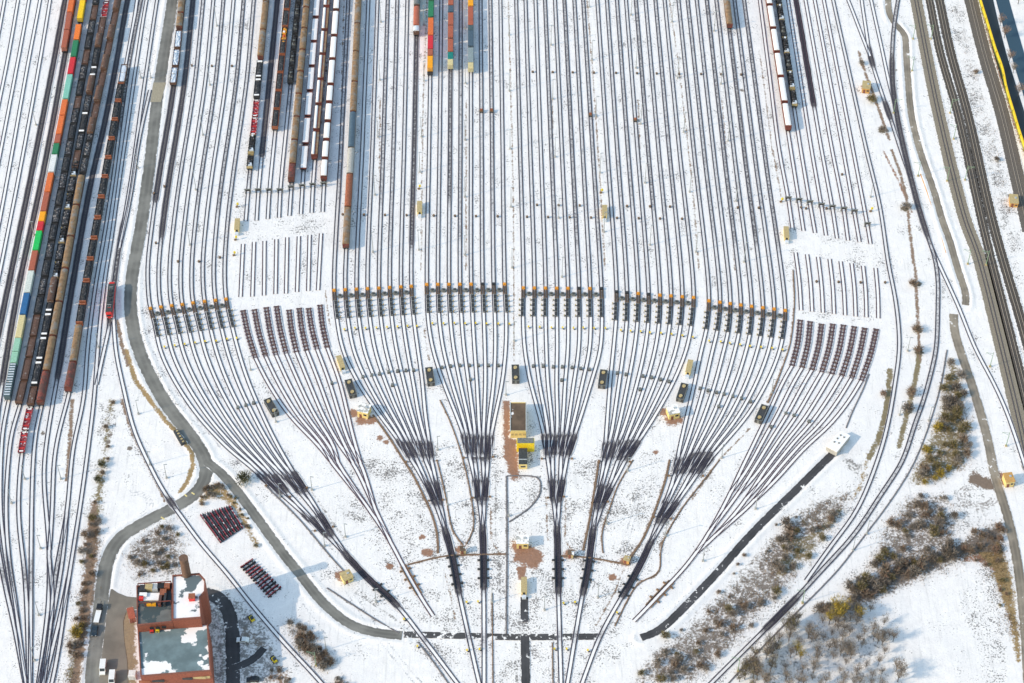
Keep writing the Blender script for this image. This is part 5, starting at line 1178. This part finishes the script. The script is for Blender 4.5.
scatter([(760,600),(785,590),(745,638),(700,683),(640,690),(632,680),(645,660),(690,640),(735,600)], 28, 8, ['olive','grey','brown','grey'], '% leafless shrub on the speckled bank beside the curved tracks', 'shrubs on the speckled bank', .6, 1.3)
scatter([(700,600),(770,530),(800,505),(800,520),(740,590),(690,640),(650,655),(660,640)], 12, 9, ['grey','brown'], '% low shrub on the snowy bank right of the dark road', 'low shrubs right of the dark road', .4, .8)
scatter([(947,362),(960,362),(966,400),(962,422),(944,420),(941,400)], 15, 5.5, ['dark','grey','grey','olive'], '% shrub in the narrow thicket left of the gravel path', 'shrubs of the narrow thicket', .9, 1.6)
scatter([(936,415),(966,425),(972,445),(966,468),(930,486),(908,484),(928,440)], 24, 6.5, ['olive','brown','grey','olive','gold'], '% shrub in the thicket above the snowy lane at right', 'shrubs above the snowy lane', .8, 1.6)
scatter([(910,497),(945,492),(960,525),(950,545),(915,555),(890,560),(870,575),(885,530)], 28, 7, ['grey','grey','olive','brown','dark'], '% shrub in the thicket below the snowy lane at right', 'shrubs below the snowy lane', .8, 1.6)
scatter([(845,590),(868,572),(905,560),(940,550),(960,540),(955,556),(915,578),(868,603),(830,620),(818,612)], 38, 5.2, ['dark','brown','grey','brown','olive'], '% shrub in the dense hedge above the snowy field', 'shrubs of the hedge above the field', 1.0, 1.8)
scatter([(960,540),(1000,522),(1008,532),(1000,550),(965,560)], 10, 6, ['brown','brown','red'], '% shrub at the right end of the hedge above the field', 'shrubs at the right end of the hedge', .8, 1.5)
scatter([(965,558),(1000,545),(1010,600),(1016,650),(1008,640),(990,575)], 7, 8, ['red','brown','olive'], '% low shrub on the brown grass bank at the right edge', 'shrubs on the brown grass bank', .5, .9)
scatter([(755,690),(772,645),(830,614),(868,603),(892,630),(910,690)], 78, 5.8, ['grey','grey','grey','brown'], '% bare tree in the snowy copse at the bottom right', 'bare trees of the copse', .6, 1.05, TR)
scatter([(735,690),(755,650),(790,620),(812,618),(780,645),(765,690)], 26, 5.5, ['dark','dark','brown'], '% tall bare tree at the dark edge of the copse', 'trees at the dark edge of the copse', .8, 1.3, TR)
for p, s in (((838,622),1.3),((834,612),1.2),((842,615),1.2),((796,655),1.0),((800,660),.9),((859,620),1.0),((829,624),1.0)): TR['gold'][1].put(P3(*p), random.uniform(0,6), 'golden yellow bare tree '+({(838,622):'tallest in the copse edge',(834,612):'at the upper left of the golden clump',(842,615):'at the upper right of the golden clump',(796,655):'left of the lower golden pair',(800,660):'right of the lower golden pair',(859,620):'standing alone right of the golden clump',(829,624):'at the lower left of the golden clump'}[p]), 'golden trees of the copse', (s,s,s*1.1))
scatter([(125,560),(135,540),(150,530),(172,522),(182,540),(184,552),(174,570),(140,578)], 18, 7.5, ['brown','grey','olive','grey'], '% shrub on the snowy mound above the brick building', 'shrubs on the mound', .5, 1.0)
scatter([(92,500),(100,500),(97,545),(88,600),(80,640),(73,690),(64,690),(76,600),(84,540)], 24, 8, ['brown','olive','brown','grey'], '% shrub in the brown strip left of the grey road', 'shrubs of the brown strip', .6, 1.2)
scatter([(108,400),(114,402),(110,440),(106,480),(101,480)], 5, 10, ['brown','brown'], '% shrub at the edge of the snow triangle', 'shrubs by the snow triangle', .5, .9)
scatter([(288,622),(302,626),(332,664),(325,672),(300,648)], 20, 4, ['brown','grey','brown'], '% shrub of the clipped hedge beside the single track', 'shrubs of the clipped hedge', .9, 1.3)
scatter([(325,690),(335,676),(350,678),(352,690)], 5, 6, ['brown','grey'], '% shrub below the clipped hedge', 'shrubs below the hedge', .7, 1.1)
scatter([(270,690),(266,668),(284,664),(298,690)], 8, 6, ['brown','red','grey'], '% shrub on the corner by the single track', 'shrubs on the corner', .5, .8)
scatter([(196,504),(206,487),(220,484),(228,492),(215,500),(205,508)], 9, 5.5, ['grey','brown','grey'], '% shrub above the upper beam stack', 'shrubs above the beam stack', .6, 1.0)
scatter([(228,495),(236,497),(262,545),(255,549)], 10, 5.5, ['brown','olive'], '% shrub in the brown verge of the side road', 'shrubs of the side road verge', .4, .7, None, 2.2)
for p, k, s, lb in (((244.5,482),'green',2.0,'large dark green shrub beside the road fork'),((103,466),'green',1.2,'round dark green shrub, upper of two by the snow triangle'),((98.5,481),'green',1.1,'round dark green shrub, lower of two by the snow triangle'),((77,635),'gold',1.9,'big golden shrub at the kerb of the asphalt road'),((905.5,209),'grey',1.5,'round grey shrub on the thin brown line'),((913,285),'brown',1.3,'low spreading shrub on the thin brown line'),((917,331),'brown',1.5,'shrub on the thin brown line above the hedge'),((918,352),'brown',1.5,'shrub at the top of the curved hedge'),((911,394),'brown',1.6,'brown shrub in the curved hedge, middle'),((908,411),'dark',1.6,'dark shrub in the curved hedge, lower'),((872.5,101),'olive',1.6,'olive shrub below the orange hut'),((862,64),'grey',1.0,'small grey shrub above the orange hut'),((883,395),'red',1.0,'reddish shrub at the inner curve'),((664.5,638),'olive',1.3,'olive shrub at the lower end of the dark road'),((787.5,525),'dark',1.6,'dark round shrub alone on the bank'),((882,131),'grey',1.2,'grey shrub on open snow at upper right'),((997,160),'dark',.9,'low dark shrub right of the main line'),((976,73),'brown',.9,'small brown shrub between main line and brown ballast')):
    BU[k][0].put(P3(*p), random.uniform(0,6), lb, None, (s,s,s))
for p, k, s, lb in (((1000,26),'red',.9,'reddish bare tree beside the ditch, highest'),((1004,38),'red',1.0,'reddish bare tree beside the ditch, second'),((1009,62),'red',.95,'reddish bare tree beside the ditch, third'),((1018,96),'red',1.0,'reddish bare tree beside the ditch, lowest'),((1013,73),'brown',.8,'brown bare tree beside the ditch'),((1018,4),'grey',1.1,'grey bare tree on the far canal bank')): TR[k][0].put(P3(*p), random.uniform(0,6), lb, 'bare trees by the canal', (s,s,s))
def drop_unused():
    for L_ in list(BU.values())+list(TR.values()):
        for pr in L_:
            if not pr.used:
                for ch in list(pr.root.children): bpy.data.objects.remove(ch)
                bpy.data.objects.remove(pr.root)
drop_unused()
for pr in list(CACHE.values())+[GM, LM, SM, MARK, CAB, BOX, TROL, PORT, EQ, TANC, YB, BP['orange'], BP['dark'], BP2[1], BP2[-1], DP]: assert pr.used
# ------------------------------------------------------------------ ground: one sheet, dirt density as an attribute
xs = np.concatenate([[-6000,-2500,-1200,-600,-380,-330], np.arange(-300, 300.1, .62), [330,380,600,1200,2500,6000]])
ys = np.concatenate([[-6000,-2500,-1200,-700,-400,-280,-240], np.arange(-222, 268.1, .66), [285,320,400,600,1000,2500,7000]])
GX, GY = np.meshgrid(xs, ys); nx, ny = len(xs), len(ys)
gx, gy = GX.ravel(), GY.ravel()
rgb = np.tile(np.array([[.16,.11,.07]]), (nx*ny, 1)); alpha = np.zeros(nx*ny); speck = np.full(nx*ny, .30); zz = np.zeros(nx*ny)
def near(pts, pad):
    a = np.array(pts); return np.where((gx > a[:,0].min()-pad) & (gx < a[:,0].max()+pad) & (gy > a[:,1].min()-pad) & (gy < a[:,1].max()+pad))[0]
def dist_line(ix, w):
    d = np.full(len(ix), 1e9); x, y = gx[ix], gy[ix]
    for (ax, ay), (bx, by) in zip(w[:-1], w[1:]):
        dx, dy = bx-ax, by-ay; t = np.clip(((x-ax)*dx+(y-ay)*dy)/(dx*dx+dy*dy+1e-9), 0, 1)
        d = np.minimum(d, np.hypot(x-ax-t*dx, y-ay-t*dy))
    return d
def inside(ix, w):
    x, y = gx[ix], gy[ix]; r = np.zeros(len(ix), bool); n = len(w)
    for i in range(n):
        (ax, ay), (bx, by) = w[i], w[(i+1) % n]
        c = ((ay > y) != (by > y)) & (x < (bx-ax)*(y-ay)/(by-ay+1e-12)+ax); r ^= c
    return r
def put(ix, a, col):
    k = a > alpha[ix]; j = ix[k]; alpha[j] = a[k]; rgb[j] = col
BR = (.22,.14,.09); DK = (.17,.135,.11); OL = (.19,.145,.07); GD = (.28,.18,.07); RB = (.27,.135,.08); GR = (.19,.175,.165)
def dline(pts, w, col=BR, a=.85, soft=.8):
    W = [P(*p) for p in pts]; ix = near(W, w+4)
    d = dist_line(ix, W); put(ix, a*np.clip(1-(d-w/2)/soft, 0, 1), col)
def dpoly(pts, col=BR, a=.6, soft=4.0):
    W = [P(*p) for p in pts]; ix = near(W, soft+2); d = dist_line(ix, W+[W[0]]); s = np.where(inside(ix, W), d, -d)
    put(ix, a*np.clip(.5+s/soft, 0, 1), col)
def spoly(pts, val, soft=6.0):
    W = [P(*p) for p in pts]; ix = near(W, soft+2); d = dist_line(ix, W+[W[0]]); s = np.where(inside(ix, W), d, -d)
    speck[ix] = np.maximum(speck[ix], val*np.clip(.5+s/soft, 0, 1))
def blob(px, py, r, col=BR, a=.75):
    W = [P(px, py)]; ix = near(W, r*2); d = np.hypot(gx[ix]-W[0][0], gy[ix]-W[0][1]); put(ix, a*np.clip(1.4-d/r, 0, 1), col)
# trodden trough lines between the bundles
for pts in ([(373,415),(389.7,438),(403,459.6),(415,478),(423,495),(431.6,513),(437.4,533),(438,553)], [(599,460),(594,493),(589,523),(583,550.5)],
            [(669.6,460),(666,478),(656,508),(641,543),(628,559.6)]): dline(pts, .9, BR, .5, 1.0)
for pts in ([(437.4,460),(442,480),(446.5,500),(453,533),(463,544.7)], [(440,400),(450,421),(458,443),(463,460),(468,480),(472,503),(474,530),(466.4,544)],
            [(491,508),(491,540),(499.7,553)], [(546,496.5),(547,530),(548,541)], [(566,500),(565,541),(572.5,550.5)], [(633,460),(616.5,488),(610,508),(602,530),(601.5,540),(603,553)],
            [(719.5,460),(683,506.5),(666,534.7),(659.7,546),(660.5,571),(653,577.5),(639.7,581),(626,603),(615,626)], [(623,570),(615,591.6),(596.5,625)], [(444,570),(450,593),(455.6,620)],
            [(393,569.6),(408,564.7),(446.5,555.5),(479.7,554.7),(506,554)], [(560,556),(585,557),(630,565)], [(788,350),(780,373),(771.6,393),(767,403)], [(793,270),(794.5,303),(790,345),(783,366)],
            [(773,150),(781.6,200)], [(759,50),(765,91.5),(773,156)], [(325,290),(326.6,303),(330,326)], [(514,361),(514,295),(513,180),(510,60),(508,-10)], [(421,270),(423,100),(427,0)], [(605,270),(600,180),(592,60),(586,-10)],
            [(424,330),(429,360)], [(699,270),(692,180),(678,60),(668,-10)], [(319,140),(327,60)], [(335,225),(341,120),(344,0)],[(692,500),(719,460),(750,428)],[(556,270),(552,100)],[(645,270),(638,100)],[(735,270),(722,100)],[(466,270),(466,100)],[(379,270),(380,100)]):
    dline(pts, .4, BR, .58, .7)
for pts in ([(506.5,476),(507,553),(506.5,600),(506.5,636)], [(506,476),(539.5,476.5),(541,493),(530,508),(508.5,522)], [(495.5,475),(495.5,540)], [(492,593),(493,683)], [(499.7,560),(500,625)], [(515.5,643),(517,683)], [(552.5,643),(553,683)],
            [(327,588),(376,620)], [(352,590),(400,622)], [(312,492),(345,540)], [(266,486),(300,520),(330,556)],[(418,642),(450,684)]):
    dline(pts, .7, GR, .5)
for pts in ([(947,350),(938,396),(914,463),(887,506),(865,535),(838,570),(789,620),(750,660),(726,686)], [(866,480),(850,508),(840,520)], [(899,322),(896,383),(884,425)], [(855,330),(870,372),(858,400),(840,430)], [(148,318),(150,345),(165,375),(190,410),(220,447),(262,484)]):
    dline(pts, .5, (.13,.125,.15), .42, .9)
for pts in ([(345,590),(372,632),(395,660),(420,690)], [(352,590),(380,632),(402,660),(428,690)], [(300,600),(330,640),(348,690)], [(618,560),(630,520),(641,480)], [(623,560),(634,522),(645,482)]):
    dline(pts, .3, (.42,.41,.42), .55, .6)
for a in np.linspace(0, 5.2, 14):
    pass
for rr_ in (0, 3, 6): dline([(134+(13+rr_)*math.cos(t)*1.0, 505+(10+rr_*.8)*math.sin(t)) for t in np.linspace(-1.9, 1.1, 12)], .3, (.45,.44,.45), .52, .6)
for rr_ in (0, 3.5, 7): dline([(978+(14+rr_)*math.cos(t), 496+(8+rr_*.7)*math.sin(t)) for t in np.linspace(.2, 4.3, 16)], .3, (.30,.26,.24), .58, .6)
# vegetation lines
for pts, w in (([(892,150),(901,175),(907,200),(910,233),(913.7,263),(915.4,270),(917,303),(918.7,336.5),(919.5,360)], .9), ([(919.5,350),(917,371.6),(911.3,395),(905.5,420),(899,446)], 2.2), ([(858.7,51.7),(866,75),(873,93),(881,116),(889.5,139.6)], 1.0),
               ([(890,370),(888,400),(884,420),(878,440),(869,458)], 2.6), ([(126,350),(135,380),(150,400),(165,420),(180,435),(192,452),(193,465),(187,482),(180,492)], 2.0), ([(117,320),(122,345),(128,365)], 1.2),
               ([(72,400),(70,440),(67,480)], 1.4), ([(122,400),(132,430),(148,464),(160,488),(165,500)], 1.6)):
    dline(pts, w*.55, BR if w < 2 else (GD if w == 2.0 else OL), .72, 1.3)
for pts in ([(883,150),(897,178),(912,212)],): dline(pts, .7, RB, .6)
# vegetated patches
dpoly([(107,395),(116,400),(112,440),(106,480),(104,510),(99,560),(96,600),(88,640),(80,683),(62,683),(70,640),(80,590),(84,540),(90,500),(100,450)], OL, .62, 5)
dpoly([(90,500),(100,500),(100,545),(96,600),(88,640),(80,690),(66,690),(80,600),(84,540)], BR, .80, 4)
dpoly([(122,560),(132,540),(150,528),(172,520),(183,540),(186,560),(176,575),(140,580)], DK, .58, 8)
dpoly([(120,545),(165,510),(175,520),(190,550),(200,580),(120,590)], GR, .40, 8)
dpoly([(198,500),(206,485),(222,480),(235,495),(262,545),(255,550),(228,505),(214,497),(200,508)], GD, .66, 4)
dpoly([(862,462),(873,468),(845,518),(800,578),(745,640),(700,686),(625,686),(640,662),(680,628),(720,588),(760,545),(790,512),(815,497),(850,488)], DK, .57, 10)
dpoly([(868,450),(876,440),(862,490),(850,505)], GD, .7, 4)
dpoly([(785,520),(800,530),(840,500),(850,510),(800,575),(760,600),(770,560)], OL, .60, 8)
dpoly([(945,362),(960,362),(966,400),(972,440),(966,470),(930,486),(905,486),(925,440),(938,410)], OL, .62, 6)
dpoly([(905,495),(945,490),(960,525),(955,550),(900,575),(860,575),(880,530)], DK, .58, 10)
dpoly([(850,585),(900,560),(960,540),(1000,520),(1008,530),(1003,560),(960,560),(915,582),(868,605),(830,620)], DK, .78, 7)
dpoly([(965,545),(1000,535),(1014,580),(1021,640),(1022,662),(1016,664),(1008,620),(990,570)], GD, .78, 4)
dpoly([(990,560),(1003,545),(1014,590),(1016,640),(1010,640)], BR, .62, 4)
dpoly([(955,560),(985,545),(1003,560),(1010,600),(985,565)], RB, .72, 4)
dpoly([(748,690),(770,640),(830,612),(868,600),(890,630),(905,690)], GR, .36, 10)
dpoly([(972,470),(1000,482),(1004,492),(985,490),(966,482)], (.17,.115,.08), .85, 3)
dpoly([(920,115),(960,75),(975,90),(1010,190),(1024,240),(1024,300),(1000,240)], GR, .36, 8)
dpoly([(946,0),(962,0),(1003,150),(1018,215),(1000,215),(985,150)], GR, .36, 6)
dpoly([(975,0),(981,0),(1015,115),(1030,160),(1030,175),(1010,120)], RB, .66, 3)
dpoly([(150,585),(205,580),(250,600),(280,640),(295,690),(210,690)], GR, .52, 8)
dpoly([(113,600),(136,600),(137,683),(120,690),(122,640)], (.26,.19,.11), .88, 4)
dpoly([(285,625),(305,630),(335,665),(325,672),(300,650)], BR, .6, 4)
dpoly([(268,690),(262,665),(285,660),(300,690)], BR, .55, 5)
dpoly([(325,690),(340,672),(352,680),(350,690)], DK, .6, 5)
dpoly([(838,452),(850,456),(866,466),(858,478),(846,470)], GR, .55, 4)
dpoly([(870,560),(905,500),(960,480),(1000,495),(1004,530),(900,570)], GR, .40, 14)
dpoly([(640,660),(870,462),(860,500),(730,650),(690,690),(640,690)], GR, .40, 10)
# bare earth round the huts
dpoly([(502,400),(511,400),(511,438),(518,440),(519,478),(530,480),(510,480),(503,455)], RB, .85, 3)
dpoly([(511,540),(531,545),(540,550),(545,556),(540,565),(514,562)], RB, .85, 3)
dpoly([(516,566),(527,566),(526,580),(518,580)], RB, .85, 2)
for x, y, r in ((362,420,3.6),(353,413,3),(371,420,3),(672,420,3.8),(666,412,3),(678,419,3),(461,549,3.0),(453,549,2),(569,554,3),(626,561,3),(427,552,2.8),(422,537,1.6),(380,438,1.8),(386,442,1.6),(390,566,1.8),(613,577,2),(656,452,1.6),(345,577,3.2),(338,575,2),(866.5,87,3),(872,98,2.6),(1007,480,4),(1001,477,3),(524,559,4),(533,564,3)):
    blob(x, y, r, RB)
for x, y in ((110,435),(108,442),(130,448),(60,430),(43,433),(895,70),(742,90),(1010,195)): blob(x, y, 1.3, DK)
for x, y, r in ((905,209,2.2),(917,284,2.2),(918,330,2.2),(919,352,2.4),(909,410,2.0),(911,395,2),(882,130,2.8)): blob(x, y, r, (.12,.095,.06), .8)
# speckled trampled snow
spoly([(395,440),(460,440),(500,395),(515,640),(440,640),(400,590),(330,500),(370,440)], .85)
spoly([(520,400),(560,470),(600,440),(660,450),(720,460),(640,600),(600,683),(500,690),(500,500)], .85)
spoly([(400,640),(640,640),(600,690),(440,690)], .8)
spoly([(300,560),(420,560),(440,640),(380,630)], .6)
spoly([(955,590),(1000,540),(1015,690),(985,690)], .85)
spoly([(625,690),(640,660),(870,455),(850,520),(740,640),(700,690)], .75)
spoly([(850,560),(1000,490),(1010,540),(850,600)], .6)
spoly([(905,560),(960,480),(1000,490),(1000,540)], .6)
spoly([(230,205),(330,190),(335,235),(240,240)], .7)
spoly([(785,215),(885,215),(885,265),(790,250)], .6)
spoly([(95,400),(118,400),(112,480),(96,540),(90,480)], .85)
spoly([(940,0),(962,0),(1024,230),(1024,340),(1000,230)], .85)
spoly([(120,300),(150,300),(170,370),(230,450),(280,500),(260,505),(200,450),(140,370)], .6)
spoly([(60,560),(90,560),(75,690),(50,690)], .7)
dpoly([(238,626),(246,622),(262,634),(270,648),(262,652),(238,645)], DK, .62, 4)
# gentle relief, kept at or below zero near tracks
td = np.full(nx*ny, 1e9)
for sp in TRACKS:
    w = [tuple(q) for q in sp.p[::4]]+[tuple(sp.p[-1])]
    ix = near(w, 5); td[ix] = np.minimum(td[ix], dist_line(ix, w))
rng = np.random.RandomState(3)
def fbm(x, y):
    r = np.zeros_like(x)
    for k in range(14):
        a = rng.uniform(0, 6.28); f = .08*1.28**k; r += np.sin((x*math.cos(a)+y*math.sin(a))*f*2+rng.uniform(0, 6.28))*(.82**k)
    return r/4
nz = fbm(gx, gy)
speck = np.maximum(speck, .62*np.exp(-((td-2.0)/1.6)**2))
zz += -.10+.07*np.clip(nz, -1, 1)
# ploughed snow banks along the roads
for w, hw, hgt in BANKS:
    ix = near(w, hw+4); d = dist_line(ix, w)-hw
    b = np.exp(-((d-1.0)/.8)**2)*hgt*np.clip((td[ix]-2.2)/2, 0, 1)*(d > -.2)
    zz[ix] = np.maximum(zz[ix], np.where(b > .02, b+.05*nz[ix], -9))
rd = np.full(nx*ny, 1e9)
for w, hw, hgt in BANKS:
    ix = near(w, hw+3); rd[ix] = np.minimum(rd[ix], dist_line(ix, w)-hw)
ixp = near(PAD, 3); rd[ixp] = np.where(inside(ixp, PAD), -1, rd[ixp])
zz = np.where(rd < .35, np.minimum(zz, -.06), zz)
zz = np.where(td < 2.1, np.minimum(zz, -.02), zz)
me = bpy.data.meshes.new('ground')
me.vertices.add(nx*ny); me.vertices.foreach_set('co', np.column_stack([gx, gy, zz]).ravel())
i, j = np.meshgrid(np.arange(nx-1), np.arange(ny-1)); a = (j*nx+i).ravel()
q = np.column_stack([a, a+1, a+nx+1, a+nx]); nq = len(q)
me.loops.add(nq*4); me.loops.foreach_set('vertex_index', q.ravel().astype(np.int32))
me.polygons.add(nq); me.polygons.foreach_set('loop_start', np.arange(0, nq*4, 4, dtype=np.int32)); me.polygons.foreach_set('use_smooth', np.ones(nq, bool))
me.update(calc_edges=True); me.validate()
at = me.attributes.new('dirt', 'FLOAT_COLOR', 'POINT'); at.data.foreach_set('color', np.column_stack([rgb, alpha]).ravel())
at = me.attributes.new('speck', 'FLOAT', 'POINT'); at.data.foreach_set('value', speck)
me.materials.append(M['ground'])
# low dead scrub and grass tufts: uncountable ground cover, one object per patch
for k, c in dict(sc_a=(.25,.20,.15), sc_b=(.19,.145,.07), sc_c=(.24,.15,.08)).items(): mt(k, c, .95, spread=.5, scale=.4)
def scrub(pl, n, label, mats=('sc_a','sc_b','sc_c'), hh=.7):
    rr = random.Random(len(pl)*n); m = MB(); xs_ = [p[0] for p in pl]; ys_ = [p[1] for p in pl]; k = 0; t = 0
    cl = []
    while k < n and t < n*6:
        t += 1
        if not cl or rr.random() < .10: 
            x, y = rr.uniform(min(xs_), max(xs_)), rr.uniform(min(ys_), max(ys_)); cl = [x, y, rr.choice(mats), rr.uniform(.6, 2.6)]
        if not inpoly(cl[0], cl[1], pl): cl = []; continue
        w = P(cl[0], cl[1]); wx, wy = w[0]+rr.gauss(0, cl[3]), w[1]+rr.gauss(0, cl[3])
        j = int(rr.random()*len(PT))
        h = hh*rr.uniform(.4, 1.4); a = rr.uniform(0, 6.28); s = rr.uniform(.05,.12); dx, dy = rr.gauss(0,.35)*h, rr.gauss(0,.35)*h
        m.add([(wx-s*math.cos(a), wy-s*math.sin(a), -.12), (wx+s*math.cos(a), wy+s*math.sin(a), -.12), (wx+dx+s*.4, wy+dy, h-.1), (wx+dx-s*.4, wy+dy, h-.1)], [(0,1,2,3)], cl[2]); k += 1
    me_ = bpy.data.meshes.new('scrub'); me_.from_pydata(m.v, [], m.f)
    for q in m.mats: me_.materials.append(M[q])
    me_.polygons.foreach_set('material_index', m.m); tag(link('scrub', me_), label, 'scrub', None, 'stuff')
scrub([(862,466),(868,470),(842,518),(797,576),(742,638),(700,680),(640,680),(650,662),(690,632),(728,590),(765,548),(792,516),(815,500),(850,490)], 4200, 'dead brown scrub and grass on the snowy bank beside the curved tracks')
scrub([(947,364),(958,364),(966,400),(971,440),(964,470),(932,484),(910,482),(930,440),(940,410)], 2100, 'dead scrub under the thicket left of the gravel path')
scrub([(907,497),(945,492),(960,525),(952,552),(900,572),(868,572),(884,530)], 2200, 'dead scrub under the thicket below the snowy lane')
scrub([(850,590),(900,562),(960,542),(1000,522),(1006,532),(1000,556),(960,560),(915,580),(868,603),(832,618)], 3360, 'dead scrub along the hedge above the snowy field')
scrub([(968,550),(1000,540),(1012,580),(1019,640),(1018,662),(1010,625),(990,574)], 2100, 'golden brown dead grass on the bank at the right edge', ('sc_c','sc_b'), .5)
scrub([(755,688),(775,645),(830,615),(866,604),(888,632),(902,688)], 900, 'dead undergrowth in the copse at bottom right')
scrub([(122,560),(132,542),(150,529),(172,521),(183,540),(186,560),(176,574),(140,578)], 1470, 'dead scrub on the mound above the brick building')
scrub([(92,500),(101,500),(99,545),(92,600),(84,640),(76,686),(66,686),(78,600),(85,540)], 1890, 'brown dead grass strip left of the grey road')
scrub([(925,118),(958,80),(972,92),(1005,190),(1020,240),(1020,290),(1000,238)], 0, 'x') if False else None
scrub([(949,4),(960,4),(1000,150),(1014,212),(1003,214),(988,150)], 1050, 'dead weeds on the snow strip between main line and brown ballast', hh=.4)
scrub([(286,624),(304,630),(333,664),(325,671),(300,650)], 1050, 'dead grass at the foot of the clipped hedge')
go = link('ground', me); tag(go, 'snow-covered ground of the rail yard with brown dirt patches', 'ground', None, 'structure')

# ------------------------------------------------------------------ light, sky, camera
w = bpy.data.worlds.new('World'); scene.world = w; w.use_nodes = True
nt = w.node_tree; bg = nt.nodes['Background']; sky = nt.nodes.new('ShaderNodeTexSky'); sky.sky_type = 'NISHITA'; sky.sun_disc = False
EL = R(30.5); AZ = R(21)      # shadows run to +X, turned 21 degrees towards +Y
sdir = Vector((-math.cos(AZ)*math.cos(EL), -math.sin(AZ)*math.cos(EL), math.sin(EL)))
sky.sun_elevation = EL; sky.sun_rotation = math.atan2(sdir.x, sdir.y)
sky.air_density = 2.0; sky.dust_density = 1.0; sky.ozone_density = 2.5
nt.links.new(sky.outputs[0], bg.inputs[0]); bg.inputs[1].default_value = .15
sl = bpy.data.lights.new('Sun', 'SUN'); sl.energy = 2.0; sl.angle = R(.5); sl.color = (1.0,.85,.65)
so = bpy.data.objects.new('Sun', sl); COL.objects.link(so); so.rotation_euler = (-sdir).to_track_quat('-Z', 'Y').to_euler()
cd = bpy.data.cameras.new('Camera'); cam = bpy.data.objects.new('Camera', cd); COL.objects.link(cam)
cd.sensor_width = 36; cd.lens = F/1024*36; cd.clip_start = 1; cd.clip_end = 20000
cam.location = CAM; cam.rotation_euler = (TH, 0, 0)
scene.camera = cam
scene.view_settings.view_transform = 'Standard'; scene.view_settings.look = 'None'; scene.view_settings.gamma = 1; scene.view_settings.exposure = .70

if 0:
    for o in scene.objects:
        l = o.get('label')
        if l and not 4 <= len(l.split()) <= 16: print('LONG', len(l.split()), l)
